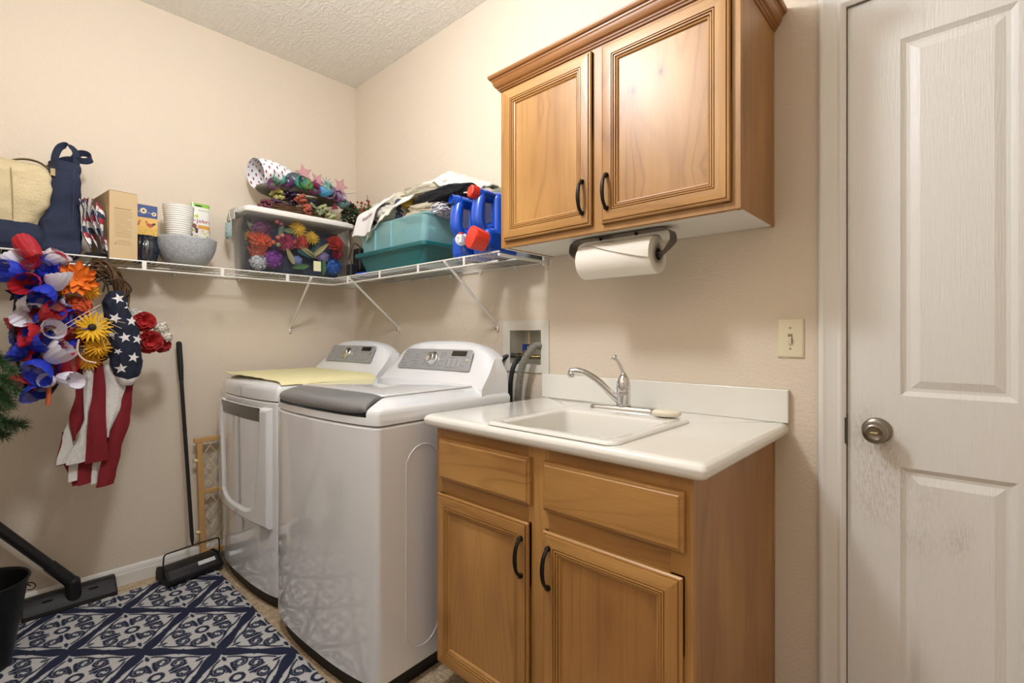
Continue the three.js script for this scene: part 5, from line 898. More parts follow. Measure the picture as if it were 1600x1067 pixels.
{
  const a = jug('detergent_jug', 'open blue plastic jug without a cap beside the aqua bin', [1.343, SHELF + 0.0005, 0.302], Math.PI / 2);
  const white = std(0xe6e6e6, 0.35), q = [0.105, 0.045, 0.055];
  const sp = new THREE.Group(); sp.name = 'spout'; a.t.add(sp); sp.position.set(0.004, 0.074, 0.048); sp.userData.label = 'white tap spout';
  part('tap_body', [facing(lathe([[0.0001, 0], [0.026, 0], [0.027, 0.006], [0.022, 0.012], [0.015, 0.014], [0.014, 0.03], [0.0001, 0.032]], 28), [0, 0, 0], [-0.75, 0.1, 0.65]), B(0.022, 0.036, 0.022, -0.026, -0.004, 0.026, 0.005), rod([-0.03, 0, 0.028], [-0.05, 0.002, 0.022], 0.0035, 0.002, 8)], white, sp);
  part('tap_button', [B(0.018, 0.009, 0.017, -0.026, 0.018, 0.026, 0.003)], std(0xc23a2a, 0.4), sp);
  const b = jug('detergent_jug', 'blue plastic jug with a red cap in front of the cabinet end', [1.487, SHELF + 0.0005, 0.312], Math.PI / 2);
  const rib = (r, y, n = 40) => { const o = []; for (let i = 0; i < n * 2; i++) { const an = i / n * Math.PI, k = r * (i % 2 ? 1 : 0.965); o.push([k * Math.cos(an), y, k * Math.sin(an)]); } return o.reverse(); };
  const red = std(0xcf3420, 0.38);
  part('cap', facing(loft([rib(0.0265, 0.004), rib(0.027, 0.006), rib(0.026, 0.034), rib(0.022, 0.038)], { crease: 0.4 }), [0.016, 0.247, 0], b.d.toArray()), red, b.t, 'red screw cap');
  const oct = (r, y) => { const o = []; for (let i = 0; i < 40; i++) { const an = i / 40 * 6.2832, k = r * (1 + 0.035 * Math.cos(4 * an)); o.push([k * Math.cos(an), y, k * Math.sin(an)]); } return o.reverse(); };
  solo('measuring_cap', 'large red measuring cap lying against the blue jugs', 'cap', facing(loft([oct(0.036, -0.036), oct(0.040, -0.034), oct(0.0455, 0.022), oct(0.043, 0.028), oct(0.034, 0.030)], { crease: 0.5 }), [0, 0, 0], [-0.25, 0.2, 1]), red, [1.541, SHELF + 0.050, 0.352]);
}
// ---------------------------------------------------------------- hung from the left shelf
{
  const t = thing('mesh_wreath', 'red white and blue mesh ribbon wreath hung on the left shelf edge', 'wreath');
  part('frame', new THREE.TorusGeometry(0.235, 0.012, 8, 60).rotateY(Math.PI / 2).scale(1, 1.12, 0.32).translate(0.365, 1.215, 1.50), std(0x2a2c38, 0.8), t);
  const M = { R: deco(0xb0101e), B: deco(0x1030b8), W: deco(0xe4e0ea), N: std(0x0e1330, 0.8, two) };
  const C = [['R', 0.420, 1.488, 1.546, 0.044, -0.6, 1, 0.6], ['R', 0.450, 1.435, 1.549, 0.027, 0.9, 0.5, -0.2], ['B', 0.420, 1.408, 1.594, 0.050, 0.3, 0.1, 1], ['W', 0.380, 1.459, 1.587, 0.037, 0.3, 0.5, 0.8], ['W', 0.400, 1.474, 1.482, 0.038, 0.5, 0.6, -0.8], ['B', 0.420, 1.419, 1.504, 0.042, 0.6, 0.8, -0.3], ['R', 0.450, 1.368, 1.554, 0.046, 0.9, -0.1, 0.3], ['W', 0.450, 1.384, 1.477, 0.042, 0.5, 0.9, -0.2], ['B', 0.450, 1.330, 1.507, 0.046, 0.7, -0.6, 0.4], ['W', 0.420, 1.266, 1.538, 0.044, 0.8, -0.5, 0.7], ['R', 0.450, 1.265, 1.494, 0.044, 0.7, 0.4, -0.5], ['B', 0.420, 1.246, 1.436, 0.042, 0.6, -0.2, -0.9], ['W', 0.470, 1.201, 1.488, 0.042, 1, 0.1, -0.1], ['R', 0.430, 1.189, 1.543, 0.042, 0.6, -0.3, 0.8], ['B', 0.450, 1.150, 1.519, 0.042, 0.7, 0.3, -0.8], ['R', 0.410, 1.166, 1.446, 0.042, 0.6, 0.2, -0.8], ['W', 0.450, 1.114, 1.470, 0.050, 0.6, 0.7, -0.6], ['B', 0.450, 1.055, 1.527, 0.050, 0.8, -0.6, 0.2], ['R', 0.400, 1.012, 1.555, 0.044, 0.6, -0.5, 0.7], ['B', 0.420, 0.988, 1.529, 0.042, 0.6, -0.8, 0.2], ['W', 0.460, 1.014, 1.503, 0.032, 0.9, 0.2, 0.4], ['W', 0.440, 1.014, 1.448, 0.038, 0.5, -0.2, -0.9], ['R', 0.410, 1.068, 1.447, 0.042, 0.5, 0.3, -0.9], ['B', 0.380, 1.124, 1.564, 0.048, 0.4, 0.2, 0.9], ['R', 0.340, 1.209, 1.576, 0.033, 0.2, 0.1, 1], ['B', 0.380, 1.140, 1.425, 0.036, 0.4, 0, -1], ['R', 0.400, 1.094, 1.486, 0.034, 1, 0, 0], ['B', 0.390, 1.292, 1.476, 0.040, 1, 0.2, 0.1], ['W', 0.400, 1.312, 1.441, 0.032, 0.6, 0.5, -0.7], ['B', 0.370, 1.190, 1.557, 0.042, 0.4, -0.3, 0.8], ['B', 0.37, 1.36, 1.51, 0.045, 1, 0, 0.2], ['R', 0.37, 1.12, 1.50, 0.045, 1, 0.1, 0.2], ['B', 0.37, 1.06, 1.48, 0.045, 1, -0.2, -0.2], ['R', 0.37, 1.25, 1.535, 0.04, 0.8, 0.1, 0.5]];
  const word = { R: 'red', B: 'blue', W: 'white' };
  C.forEach(([c, x, y, z, r, dx, dy, dz], i) => part('ribbon_curl', facing(curlGeo(r * 0.86, r * 1.5, 1.15, 0.5 + 0.25 * Math.sin(i * 3), 0.42), [x, y, z - 0.012], [dx, dy, dz], i * 1.9), M[c], t, word[c] + ' mesh ribbon curl'));
  const fr = rng(91), cols = ['R', 'B', 'W', 'B', 'R', 'B'];
  for (let i = 0; i < 24; i++) { const f = i / 23, y = lerp(1.45, 0.99, f) + 0.02 * fr(), z = 1.505 + 0.055 * (fr() * 2 - 1), c = cols[i % 6]; part('ribbon_curl', facing(curlGeo(0.026 + 0.008 * fr(), 0.045, 1.15, 0.4, 0.42), [0.385 + 0.03 * fr(), y, z], [0.8, fr() - 0.5, 1.4 * (fr() - 0.5)], fr() * 6), M[c], t, word[c] + ' mesh ribbon curl'); }
  part('star_cutout', [star5(0.036, 0.003).rotateY(Math.PI / 2).translate(0.35, 1.335, 1.565)], M.N, t, 'navy star');
  part('tie', [tube([[0.46, 0.995, 1.487], [0.462, 0.96, 1.488], [0.46, 0.925, 1.489]], 0.007, 10, 8)], std(0xc8603a, 0.7), t, 'orange tie end');
  part('tie', [tube([[0.47, 1.19, 1.46], [0.46, 1.24, 1.40], [0.455, 1.275, 1.355]], 0.0012, 10, 5), tube([[0.47, 1.2, 1.47], [0.46, 1.27, 1.38], [0.45, 1.30, 1.34]], 0.0012, 10, 5)], std(0xd8b8b8, 0.5), t);
  part('hook', tube([[0.33, SY - 0.03, 1.505], [0.32, SY - 0.02, 1.505], [0.31, SY + 0.006, 1.505], [0.298, SY + 0.004, 1.505]], 0.003, 16, 6), std(0x222226, 0.5), t);
}
{
  const t = thing('grapevine_wreath', 'brown grapevine wreath with orange and yellow silk flowers on the shelf edge', 'wreath');
  const r = rng(61), vines = [];
  for (let k = 0; k < 30; k++) { const pts = [], a0 = r() * 6.28, ro = 0.03 * (r() - 0.5), ph = r() * 6, tr = 0.016 + 0.024 * r(), n = 34; for (let i = 0; i <= n; i++) { const a = a0 + i / n * (5.2 + r() * 0.02), q = 0.150 + ro + tr * Math.cos(a * 3 + ph); pts.push([0.345 + tr * 1.05 * Math.sin(a * 3 + ph), 1.288 + q * 1.05 * Math.sin(a), 1.325 + q * 0.48 * Math.cos(a)]); } vines.push(tube(pts, 0.0024 + 0.0016 * r(), 90, 5)); }
  stuff(part('vine_ring', vines, std(0x5d432c, 0.9), t));
  const stray = []; for (let k = 0; k < 9; k++) { const a = 0.9 + k * 0.12, z = 1.328 + 0.09 * Math.cos(a), y = 1.288 + 0.165 * Math.sin(a); stray.push(tube([[0.36, y, z], [0.375, y + 0.02 * r(), z - 0.03], [0.37, y + 0.03 * (r() - 0.3), z - 0.05 - 0.04 * r()]], 0.0012, 10, 4)); }
  part('stray_twig', stray, std(0x6b4e34, 0.9), t);
  part('coil', tube([[0.385, 1.355, 1.325], [0.395, 1.40, 1.31], [0.395, 1.405, 1.262], [0.39, 1.37, 1.235], [0.385, 1.335, 1.26]], 0.004, 30, 6), std(0x3c2a1c, 0.9), t);
  flowerPart(t, 'lily', 0.062, 0xe0741c, [0.400, 1.393, 1.405], [1, 0.15, 0.1], 'orange lily', [0xb06a1a, 0.14]);
  flowerPart(t, 'mum', 0.045, 0xe6a41e, [0.385, 1.358, 1.372], [1, -0.2, -0.3], 'golden mum');
  flowerPart(t, 'mum', 0.036, 0xe2b02a, [0.375, 1.345, 1.432], [1, -0.2, 0.3], 'golden mum');
  flowerPart(t, 'cluster', 0.046, 0xc24a1a, [0.385, 1.292, 1.398], [1, 0.1, 0.1], 'burnt orange pompom');
  flowerPart(t, 'daisy', 0.062, 0xe2ae16, [0.42, 1.212, 1.362], [1, 0.1, 0.05], 'yellow daisy with dark centre', [0x2a1a10, 0.22]);
  flowerPart(t, 'mum', 0.050, 0xd8a018, [0.395, 1.135, 1.345], [1, -0.15, -0.1], 'yellow mum');
  flowerPart(t, 'daisy', 0.046, 0xd49416, [0.375, 1.082, 1.368], [1, -0.4, 0.1], 'golden daisy');
  flowerPart(t, 'mum', 0.034, 0xb8741c, [0.365, 1.172, 1.310], [1, 0, -0.5], 'small amber mum');
  const straw = []; for (let k = 0; k < 6; k++) straw.push(rod([0.425, 1.235 + 0.004 * k, 1.352], [0.435, 1.12 + 0.022 * k, 1.32 - 0.012 * k], 0.0011, 0.0008, 4));
  part('raffia', straw, std(0xdcc890, 0.8), t);
  part('twig_tie', tube([[0.415, 1.165, 1.40], [0.425, 1.12, 1.405], [0.428, 1.085, 1.385], [0.425, 1.072, 1.35]], 0.0038, 24, 6), std(0xd4b8a0, 0.8), t);
  part('hook', tube([[0.33, 1.44, 1.30], [0.322, SY - 0.02, 1.30], [0.31, SY + 0.006, 1.30], [0.298, SY + 0.004, 1.30]], 0.0035, 16, 6), std(0x222226, 0.5), t);
}
{
  const t = thing('flag', 'United States flag gathered at its starry field and hanging from the shelf', 'flag');
  const starPos = [[1.331, 1.276], [1.251, 1.288], [1.240, 1.232], [1.172, 1.257], [1.115, 1.278], [1.089, 1.228], [1.045, 1.268], [1.30, 1.238], [1.164, 1.212], [1.185, 1.298]];
  const Z0 = 1.17, Z1 = 1.35, Y0 = 0.95, Y1 = 1.38;
  const un = canvasTex(512, 1216, (c, w, h) => {
    c.fillStyle = '#141a30'; c.fillRect(0, 0, w, h);
    const X = (z) => (Z1 - z) / (Z1 - Z0) * w, Yp = (y) => (Y1 - y) / (Y1 - Y0) * h;
    c.fillStyle = '#e2dedc'; c.beginPath(); c.moveTo(X(1.318), Yp(1.05)); c.lineTo(X(1.28), Yp(1.012)); c.lineTo(X(1.245), Yp(0.998)); c.lineTo(X(1.215), Yp(1.005)); c.lineTo(X(1.17), Yp(1.03)); c.lineTo(X(1.17), 1300); c.lineTo(X(1.35), 1300); c.lineTo(X(1.35), Yp(1.05)); c.fill();
    starPos.forEach(([y, z], i) => starPath(c, X(z), Yp(y), i === 4 || i === 9 ? 40 : 64, (i * 0.7) % 1 - 0.3));
  });
  const rows = [[1.362, 1.272, 0.026, 0.018], [1.345, 1.275, 0.036, 0.028], [1.315, 1.280, 0.041, 0.034], [1.28, 1.276, 0.042, 0.036], [1.245, 1.268, 0.047, 0.038], [1.20, 1.258, 0.052, 0.040], [1.16, 1.254, 0.055, 0.042], [1.11, 1.250, 0.054, 0.042], [1.06, 1.246, 0.050, 0.038], [1.02, 1.243, 0.043, 0.030], [0.99, 1.244, 0.032, 0.022], [0.972, 1.246, 0.018, 0.012]];
  const loops = dense(rows, 4).map(([y, z, hz, hx]) => { const o = []; for (let i = 0; i < 64; i++) { const a = i / 64 * 6.2832, k = 1 + 0.10 * N3(Math.cos(a) * 1.5, y * 16, Math.sin(a) * 1.5) + 0.07 * N3(Math.cos(a) * 3 + 5, y * 40, Math.sin(a) * 3); o.push([0.362 + hx * k * Math.cos(a), y, z + hz * k * Math.sin(a)]); } return o; });
  const g = plain(loft(loops, { crease: 1.3 })), p = g.attributes.position, uv = g.attributes.uv;
  for (let i = 0; i < p.count; i++) uv.setXY(i, (Z1 - p.getZ(i)) / (Z1 - Z0), (p.getY(i) - Y0) / (Y1 - Y0));
  part('union', g, std(0xffffff, 0.85, { map: un }), t, 'navy field with white stars');
  const red = std(0x7c0f1c, 0.85, { side: THREE.DoubleSide, map: scaled(linen, 2) }), white = std(0xd9d5d0, 0.85, { side: THREE.DoubleSide, map: scaled(linen, 2) });
  // each stripe panel: rows [y, z left, z right] from top to hem, at depth x and with a fold bulge
  const at = (rows_, y, k) => { for (let i = 0; i < rows_.length - 1; i++) if (y <= rows_[i][0] && y >= rows_[i + 1][0]) return lerp(rows_[i][k], rows_[i + 1][k], sstep(0, 1, (rows_[i][0] - y) / (rows_[i][0] - rows_[i + 1][0]))); return rows_[rows_.length - 1][k]; };
  const panel = (m, x, rows_, bulge = 0.010) => part('stripe', sheet((u, v) => { const y = lerp(rows_[0][0], rows_[rows_.length - 1][0], v), zl = at(rows_, y, 1), zr = at(rows_, y, 2); return [x + bulge * Math.sin(u * Math.PI) + 0.012 * v + 0.003 * Math.sin(y * 24 + u * 3), y + 0.006 * (u - 0.5) * (v > 0.9 ? 1 : 0), lerp(zl, zr, u)]; }, 12, 36, 0.0012, 0.3, 1), m, t);
  panel(red, 0.330, [[1.09, 1.400, 1.378], [0.95, 1.402, 1.375], [0.85, 1.422, 1.374], [0.765, 1.410, 1.404]], 0.004);
  panel(white, 0.322, [[0.862, 1.420, 1.416], [0.77, 1.440, 1.402], [0.676, 1.458, 1.424]], 0.004);
  panel(red, 0.318, [[0.80, 1.44, 1.41], [0.672, 1.459, 1.42]], 0.003);
  panel(white, 0.346, [[1.09, 1.381, 1.344], [0.95, 1.379, 1.353], [0.85, 1.378, 1.366], [0.79, 1.392, 1.372], [0.676, 1.432, 1.376]]);
  panel(red, 0.352, [[1.09, 1.346, 1.322], [0.95, 1.353, 1.312], [0.85, 1.366, 1.312], [0.77, 1.371, 1.310], [0.672, 1.376, 1.306]]);
  panel(white, 0.344, [[1.06, 1.322, 1.29], [0.975, 1.312, 1.246], [0.90, 1.311, 1.262], [0.765, 1.311, 1.302]]);
  panel(red, 0.336, [[1.0, 1.262, 1.220], [0.90, 1.282, 1.224], [0.83, 1.296, 1.230], [0.70, 1.320, 1.262], [0.60, 1.336, 1.278], [0.566, 1.342, 1.286]]);
  panel(white, 0.326, [[0.74, 1.42, 1.386], [0.605, 1.424, 1.378]], 0.006);
  panel(red, 0.330, [[0.75, 1.390, 1.342], [0.585, 1.398, 1.352]], 0.006);
  panel(white, 0.331, [[0.75, 1.345, 1.325], [0.582, 1.356, 1.336]], 0.006);
  panel(red, 0.320, [[0.70, 1.44, 1.36], [0.585, 1.412, 1.36]], 0.003);
  part('header_band', [tube([[0.355, 1.36, 1.272], [0.345, 1.39, 1.285], [0.325, 1.43, 1.298], [0.312, SY - 0.03, 1.3]], 0.0045, 20, 6)], white, t);
}
{
  const t = thing('flower_spray', 'red and white silk flowers poking out beside the flag', 'flower spray');
  flowerPart(t, 'rose', 0.046, 0xa8181c, [0.300, 1.239, 1.176], [1, 0.1, 0.1], 'red poppy bloom');
  flowerPart(t, 'rose', 0.052, 0xa0161c, [0.310, 1.152, 1.158], [1, 0, 0], 'red rose bloom');
  flowerPart(t, 'rose', 0.036, 0x92141a, [0.28, 1.137, 1.106], [1, -0.2, -0.3], 'red rose bud');
  flowerPart(t, 'cluster', 0.034, 0xdcd6c8, [0.27, 1.212, 1.108], [1, 0.1, -0.2], 'white hydrangea');
  flowerPart(t, 'cluster', 0.026, 0xdcd6c8, [0.285, 1.172, 1.09], [1, 0, -0.4], 'white hydrangea');
  flowerPart(t, 'cluster', 0.028, 0xdad6cc, [0.28, 1.272, 1.206], [1, 0.2, 0.1], 'white hydrangea');
  part('stem', [tube([[0.29, 1.22, 1.17], [0.30, 1.24, 1.23], [0.31, 1.30, 1.28], [0.31, 1.44, 1.31], [0.309, SY - 0.03, 1.31]], 0.003, 20, 6), tube([[0.30, 1.15, 1.15], [0.30, 1.2, 1.23], [0.31, 1.30, 1.28]], 0.0025, 16, 6), tube([[0.27, 1.2, 1.11], [0.28, 1.2, 1.16], [0.30, 1.22, 1.22]], 0.0025, 16, 6)], mLeaf, t);
}
{
  const t = thing('pine_wreath', 'green artificial pine wreath at the left edge of the photo', 'wreath');
  const mTwig = std(0x4a3b28, 0.9), r = rng(71), green = std(0x3f6238, 0.8), dark = std(0x34482a, 0.85), needle = new THREE.ConeGeometry(0.0015, 1, 3, 1).translate(0, 0.5, 0);
  const B_ = [[[0.46, 1.12, 1.66], [0.49, 1.09, 1.61], [0.50, 1.05, 1.578]], [[0.47, 1.06, 1.67], [0.50, 1.03, 1.61], [0.51, 0.985, 1.570]], [[0.46, 1.0, 1.67], [0.49, 0.975, 1.62], [0.50, 0.94, 1.588]], [[0.46, 0.95, 1.67], [0.49, 0.91, 1.62], [0.50, 0.865, 1.592]], [[0.47, 0.90, 1.66], [0.50, 0.875, 1.60], [0.505, 0.868, 1.556]], [[0.45, 0.88, 1.67], [0.48, 0.86, 1.63], [0.49, 0.835, 1.60]], [[0.42, 1.03, 1.66], [0.44, 1.0, 1.62], [0.45, 0.955, 1.592]], [[0.45, 1.14, 1.69], [0.47, 1.12, 1.65], [0.48, 1.10, 1.62]]];
  B_.forEach((b, k) => {
    const c = new THREE.CatmullRomCurve3(b.map((p) => V(...p))), bits = [];
    for (let i = 0; i < 300; i++) { const u = Math.pow(r(), 0.85), q = c.getPoint(u), d = c.getTangent(u), e = V(r() - 0.5, r() - 0.5, r() - 0.5).normalize().addScaledVector(d, 0.75).normalize(), l = 0.030 + 0.018 * r(); bits.push(facing(needle.clone().scale(1, l, 1), q.toArray(), e.toArray())); }
    const o = new THREE.Group(); o.name = 'branch'; t.add(o);
    part('stem', new THREE.TubeGeometry(c, 14, 0.0026, 5), std(0x4a3b28, 0.9), o);
    stuff(part('needles', bits, k > 3 ? dark : green, o));
  });
  for (let k = 0; k < 20; k++) { const a = 0.9 + k / 20 * 4.6, p = (da, q) => [0.44 + 0.03 * Math.sin(k * 2.1) * (q > 0.2 ? 1.6 : 0.4), 1.0 + q * Math.sin(a + da), 1.83 + q * Math.cos(a + da)]; const c = new THREE.CatmullRomCurve3([p(-0.1, 0.19), p(0.1, 0.205), p(0.28, 0.235)].map((q) => V(...q))), bits = []; for (let i = 0; i < 110; i++) { const u = r(), q = c.getPoint(u), d = c.getTangent(u), e = V(r() - 0.5, r() - 0.5, r() - 0.5).normalize().addScaledVector(d, 0.75).normalize(), l = 0.030 + 0.018 * r(); bits.push(facing(needle.clone().scale(1, l, 1), q.toArray(), e.toArray())); } const o = new THREE.Group(); o.name = 'branch'; t.add(o); part('stem', new THREE.TubeGeometry(c, 8, 0.0024, 5), mTwig, o); stuff(part('needles', bits, k % 2 ? dark : green, o)); }
  part('wreath_frame', new THREE.TorusGeometry(0.19, 0.01, 8, 40).rotateY(Math.PI / 2).translate(0.44, 1.0, 1.83), std(0x2b3320, 0.9), t);
  part('hanger', tube([[0.44, 1.19, 1.83], [0.42, 1.3, 1.83], [0.33, 1.45, 1.83], [0.306, SY + 0.004, 1.83], [0.296, SY, 1.83]], 0.002, 20, 5), std(0x333333, 0.6), t);
}
// ---------------------------------------------------------------- on the floor
{
  const S = 768, cv = document.createElement('canvas'); cv.width = cv.height = S; const c = cv.getContext('2d');
  c.fillStyle = '#1c2440'; c.fillRect(0, 0, S, S);
  const NAVY = '#1c2440', PALE = '#cccac9', h = S / 2;
  const spiral = (x, y, r, a0, dir, turns, w, col) => { c.strokeStyle = col; c.lineWidth = w; c.lineCap = 'round'; c.beginPath(); for (let i = 0; i <= 40; i++) { const t = i / 40, a = a0 + dir * t * turns * 6.283, q = r * (1 - 0.66 * t); c.lineTo(x + q * Math.cos(a), y + q * Math.sin(a)); } c.stroke(); };
  const motif = (cx, cy) => {
    c.save(); c.translate(cx, cy); c.scale(h / 100, h / 100);
    c.fillStyle = PALE; c.beginPath(); c.moveTo(0, -88); const q = [[88, 0], [0, 88], [-88, 0], [0, -88]]; let px = 0, py = -88;
    for (const [x, y] of q) { const mx = (px + x) / 2, my = (py + y) / 2; c.bezierCurveTo(px * 0.75 + x * 0.06, py * 0.75 + y * 0.06, mx * 1.16, my * 1.16, mx * 0.97, my * 0.97); c.bezierCurveTo(mx * 1.16, my * 1.16, x * 0.75 + px * 0.06, y * 0.75 + py * 0.06, x, y); px = x; py = y; } c.fill();
    for (let k = 0; k < 4; k++) {
      c.save(); c.rotate(k * Math.PI / 2);
      for (const m of [-1, 1]) {
        c.save(); c.scale(m, 1);
        spiral(17, -38, 14, 2.2, 1, 0.86, 4.6, NAVY); spiral(38, -17, 14, -0.65, -1, 0.86, 4.6, NAVY); c.strokeStyle = NAVY; c.lineWidth = 4; c.beginPath(); c.moveTo(7, -70); c.quadraticCurveTo(20, -62, 30, -47); c.quadraticCurveTo(36, -36, 47, -30); c.quadraticCurveTo(62, -20, 70, -7); c.stroke();
        c.strokeStyle = NAVY; c.lineWidth = 6; c.beginPath(); c.moveTo(4, -22); c.quadraticCurveTo(3, -34, 6, -47); c.stroke();
        
        
        c.restore();
      }
      c.fillStyle = NAVY; c.beginPath(); c.moveTo(0, -79); c.quadraticCurveTo(7, -66, 0, -60); c.quadraticCurveTo(-7, -66, 0, -79); c.fill();
      c.restore();
    }
    c.strokeStyle = NAVY; c.lineWidth = 6.5; c.beginPath(); c.arc(0, 0, 10, 0, 7); c.stroke();
    c.restore();
  };
  for (const [x, y] of [[h, 0], [h, S], [0, h], [S, h]]) motif(x, y);
  const id = c.getImageData(0, 0, S, S).data;
  const tex = dataTex(1024, 1024, (u, v) => { const du = 0.006 * N2(u * 90, v * 90) + 0.004 * N2(u * 200 + 3, v * 200), dv = 0.006 * N2(u * 90 + 50, v * 90) + 0.004 * N2(u * 200, v * 200 + 9); const X = Math.floor((((u + du) % 1) + 1) % 1 * S) % S, Y = Math.floor((((v + dv) % 1) + 1) % 1 * S) % S, o = (Y * S + X) * 4, k = 1 + 0.16 * N2(u * 330, v * 330) + 0.08 * N2(u * 90, v * 90); return [id[o] * k, id[o + 1] * k, id[o + 2] * k]; }, true, THREE.RepeatWrapping);
  const m = std(0xffffff, 0.95, { map: tex, bumpMap: scaled(knit, 5), bumpScale: 0.002 });
  const r = rng(81), P = [], x0 = 0.112, x1 = 2.35, z0 = 0.858, z1 = 1.92, jig = () => 0.0035 * (r() - 0.5);
  const n = 90; for (let i = 0; i < n; i++) P.push([lerp(x0, x1, i / n), z0 + jig()]); for (let i = 0; i < n; i++) P.push([x1 + jig(), lerp(z0, z1, i / n)]); for (let i = 0; i < n; i++) P.push([lerp(x1, x0, i / n), z1]); for (let i = 0; i < n; i++) P.push([x0 + jig(), lerp(z1, z0, i / n)]);
  const loop = (k, y) => P.map(([x, z]) => [x + (x < (x0 + x1) / 2 ? k : -k) * (Math.abs(x - x0) < 0.01 || Math.abs(x - x1) < 0.01 ? 1 : 0), y, z + (Math.abs(z - z0) < 0.01 ? k : Math.abs(z - z1) < 0.01 ? -k : 0)]).reverse();
  const g = plain(loft([loop(0, 0.0008), loop(0, 0.007), loop(0.003, 0.009)], { crease: 0.5 })), p = g.attributes.position, uv = g.attributes.uv;
  for (let i = 0; i < p.count; i++) uv.setXY(i, (p.getX(i) - 0.297) / 0.40, (p.getZ(i) - 1.248) / 0.38);
  solo('area_rug', 'navy area rug with pale grey scroll diamonds in front of the machines', 'rug', g, m);
}
{
  const black = std(0x131316, 0.42), dk = std(0x0c0c0d, 0.6), t = thing('carpet_sweeper', 'black carpet sweeper with a thin pole leaning on the left wall', 'carpet sweeper', [0.148, 0.0095, 0.964], 0.16);
  const prof = [[0.062, 0.008], [0.066, 0.018], [0.066, 0.034], [0.060, 0.042], [0.048, 0.050], [0.034, 0.066], [0.012, 0.074], [-0.03, 0.076], [-0.056, 0.066], [-0.066, 0.04], [-0.066, 0.012], [-0.06, 0.006]];
  part('housing', loft([-0.112, -0.110, 0.110, 0.112].map((z, i) => prof.map(([x, y]) => [x * (i % 3 ? 1 : 0.94), 0.04 + (y - 0.04) * (i % 3 ? 1 : 0.94), z])), { crease: 0.5 }), black, t);
  part('bumper', [B(0.012, 0.02, 0.232, 0.066, 0.027, 0, 0.005)], dk, t);
  for (const z of [-0.118, 0.118]) part('end_cap', loft([0, 0.008].map((q) => prof.map(([x, y]) => [x * 1.03, 0.002 + y * 1.02, z + (q - 0.004)])), { crease: 0.5 }), dk, t);
  for (const z of [-0.095, 0.095]) for (const x of [-0.045, 0.045]) part('wheel', rod([x, 0.012, z - 0.008], [x, 0.012, z + 0.008], 0.012, 0.012, 16), dk, t);
  part('bail', tube([[0.02, 0.035, 0.124], [0.021, 0.10, 0.124], [0.022, 0.138, 0.122], [0.022, 0.148, 0.112], [0.022, 0.149, 0.05], [0.022, 0.149, -0.05], [0.022, 0.148, -0.112], [0.022, 0.138, -0.122], [0.021, 0.10, -0.124], [0.02, 0.035, -0.124]], 0.0034, 120, 7, false, 0.1), dk, t);
  const top = [-0.112, 1.145, 0.006], bot = [0.022, 0.149, 0.0], L = (k) => bot.map((b, i) => lerp(b, top[i], k));
  part('pole', [rod(bot, L(0.03), 0.004, 0.0085, 12), rod(L(0.03), L(0.80), 0.0085, 0.0085, 14), rod(L(0.55), L(0.56), 0.0095, 0.0095, 14)], black, t);
  part('grip', [rod(L(0.86), L(0.985), 0.0125, 0.0125, 16), ball(0.0125, ...L(0.985), 14, 10), rod(L(0.80), L(0.86), 0.0095, 0.012, 14)], dk, t);
  part('label_sticker', [B(0.0006, 0.014, 0.078, 0.0428, 0.0578, -0.056).translate(0, 0, 0)].map((g) => warp(g, (x, y, z) => [0.041 + (0.0578 - y) * 0.9 + (x - 0.0428), y + 0.0006, z])), std(0xd2d2d0, 0.5), t, 'white label');
}
{
  const m = std(0xc79b62, 0.6), t = thing('baby_gate', 'folding wooden baby gate with lattice panel standing beside the dryer', 'baby gate', [0.052, 0.001, 0], 0);
  const pl = (x0, x1, y0, y1, z0, z1) => W(BB(x0, x1, y0, y1, z0, z1, 0.003), y1 - y0 > Math.abs(z1 - z0) ? 'y' : 'z');
  const tilt = (g) => warp(g, (x, y, z) => [x, y, z + (y - 0.08) * 0.03]);
  part('stile', tilt(pl(-0.008, 0.010, 0.070, 0.632, 0.872, 0.898)), m, t); part('stile', pl(-0.008, 0.010, 0.070, 0.632, 0.44, 0.466), m, t);
  part('rail', pl(-0.010, 0.012, 0.632, 0.656, 0.42, 0.926), m, t); part('rail', pl(-0.010, 0.012, 0.044, 0.072, 0.42, 0.900), m, t); part('rail', tilt(pl(-0.006, 0.008, 0.366, 0.386, 0.45, 0.876)), m, t);
  part('foot', pl(-0.008, 0.010, 0, 0.05, 0.44, 0.47), m, t); part('foot', pl(-0.008, 0.010, 0, 0.05, 0.86, 0.89), m, t);
  const lat = std(0xd6c39a, 0.6);
  for (let k = -4; k < 9; k++) for (const s of [1, -1]) { const a0 = 0.466 + k * 0.062, pts = []; for (let i = 0; i <= 20; i++) { const y = lerp(0.074, 0.63, i / 20), z = s > 0 ? a0 + (y - 0.074) * 0.72 : a0 + 0.40 - (y - 0.074) * 0.72; if (z > 0.466 && z < 0.874 + (y - 0.08) * 0.03) pts.push([y, z]); } if (pts.length > 2) { const A = pts[0], Z = pts[pts.length - 1]; part('lattice_strip', rod([s * 0.0022 + 0.001, A[0], A[1]], [s * 0.0022 + 0.001, Z[0], Z[1]], 0.0024, 0.0024, 5), lat, t); } }
  for (const y of [0.172, 0.541]) part('rubber_bumper', tilt(rod([0.001, y, 0.894], [0.001, y, 0.914], 0.0095, 0.0095, 14)), std(0xd9c89c, 0.7), t);
}
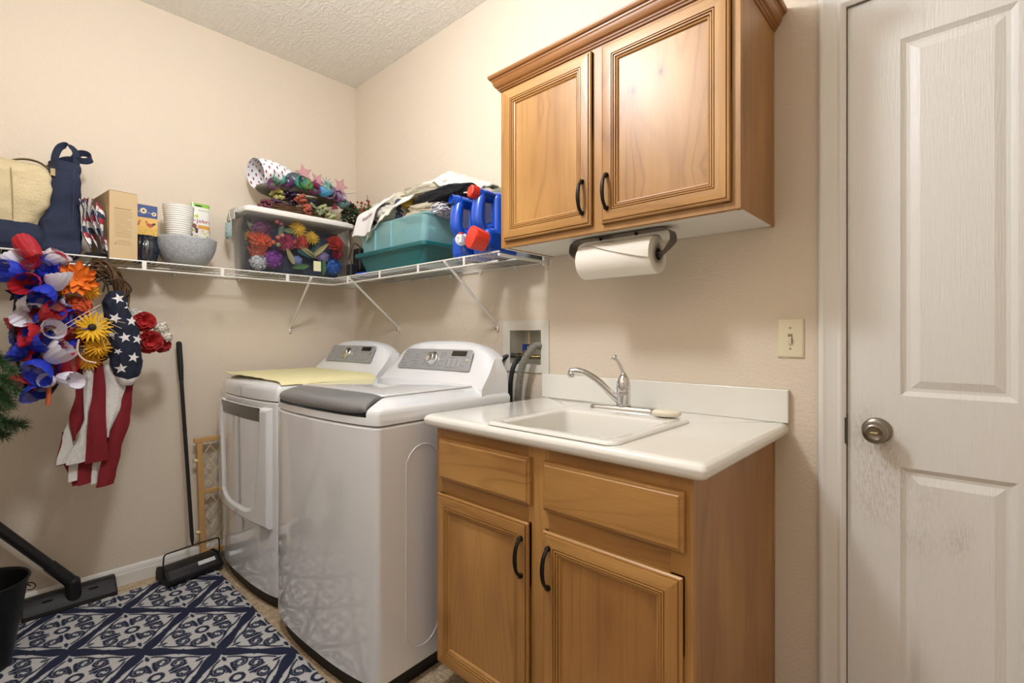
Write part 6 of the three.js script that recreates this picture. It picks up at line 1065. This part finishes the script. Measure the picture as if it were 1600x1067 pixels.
{
  const m = std(0x101012, 0.38, { metalness: 0.3 }), t = thing('bucket', 'black metal bucket with ear loops at the left edge of the rug', 'bucket', [0.405, 0.0095, 1.668]);
  part('body', lathe([[0.0001, 0.004], [0.082, 0.004], [0.086, 0], [0.0885, 0.006], [0.132, 0.292], [0.136, 0.294], [0.1385, 0.299], [0.136, 0.304], [0.131, 0.302], [0.129, 0.292], [0.086, 0.010], [0.0001, 0.010]], 56), m, t);
  part('ear_loop', tube([[-0.005, 0.262, -0.127], [-0.007, 0.256, -0.142], [0, 0.245, -0.149], [0.007, 0.238, -0.140], [0.005, 0.240, -0.126]], 0.0022, 24, 6), std(0x2a2a2c, 0.4, { metalness: 0.8 }), t);
  part('handle', tube([[0, 0.25, -0.135], [0.06, 0.285, -0.11], [0.128, 0.30, -0.03], [0.128, 0.30, 0.03], [0.06, 0.285, 0.11], [0, 0.25, 0.135]], 0.0025, 40, 6), std(0x2a2a2c, 0.4, { metalness: 0.8 }), t);
}
{
  const m = std(0x1a1a1d, 0.4), dk = std(0x0b0b0c, 0.55), t = thing('vacuum_wand', 'black vacuum floor brush and wand resting along the left baseboard', 'vacuum cleaner', [0, 0.0002, 0]);
  const prof = [[0.022, 0.006], [0.108, 0.006], [0.113, 0.012], [0.111, 0.024], [0.088, 0.042], [0.062, 0.066], [0.046, 0.074], [0.026, 0.074], [0.020, 0.066]];
  part('brush_head', loft([1.238, 1.243, 1.541, 1.546].map((z, i) => prof.map(([x, y]) => [0.06 + (x - 0.06) * (i % 3 ? 1 : 0.93), y * (i % 3 ? 1 : 0.96), z])).reverse(), { crease: 0.45 }), m, t);
  for (const z of [1.318, 1.468]) part('slot', B(0.003, 0.012, 0.032, 0.0775, 0.0535, z, 0.0012).applyMatrix4(new THREE.Matrix4().makeTranslation(0, 0, 0)), dk, t);
  part('bristles', B(0.08, 0.006, 0.29, 0.066, 0.0032, 1.392), dk, t);
  part('neck', [rod([0.075, 0.03, 1.383], [0.078, 0.105, 1.388], 0.026, 0.027, 20), ball(0.0275, 0.078, 0.105, 1.388, 18, 12)], m, t);
  part('wand', [rod([0.078, 0.105, 1.388], [0.080, 0.205, 1.462], 0.0245, 0.0235, 20), rod([0.080, 0.200, 1.458], [0.082, 0.56, 1.725], 0.020, 0.020, 20)], m, t);
}
// ---------------------------------------------------------------- shadows on, hand over
scene.traverse((o) => { if (o.isMesh) { o.castShadow = true; o.receiveShadow = true; } });
renderer.render(scene, camera);
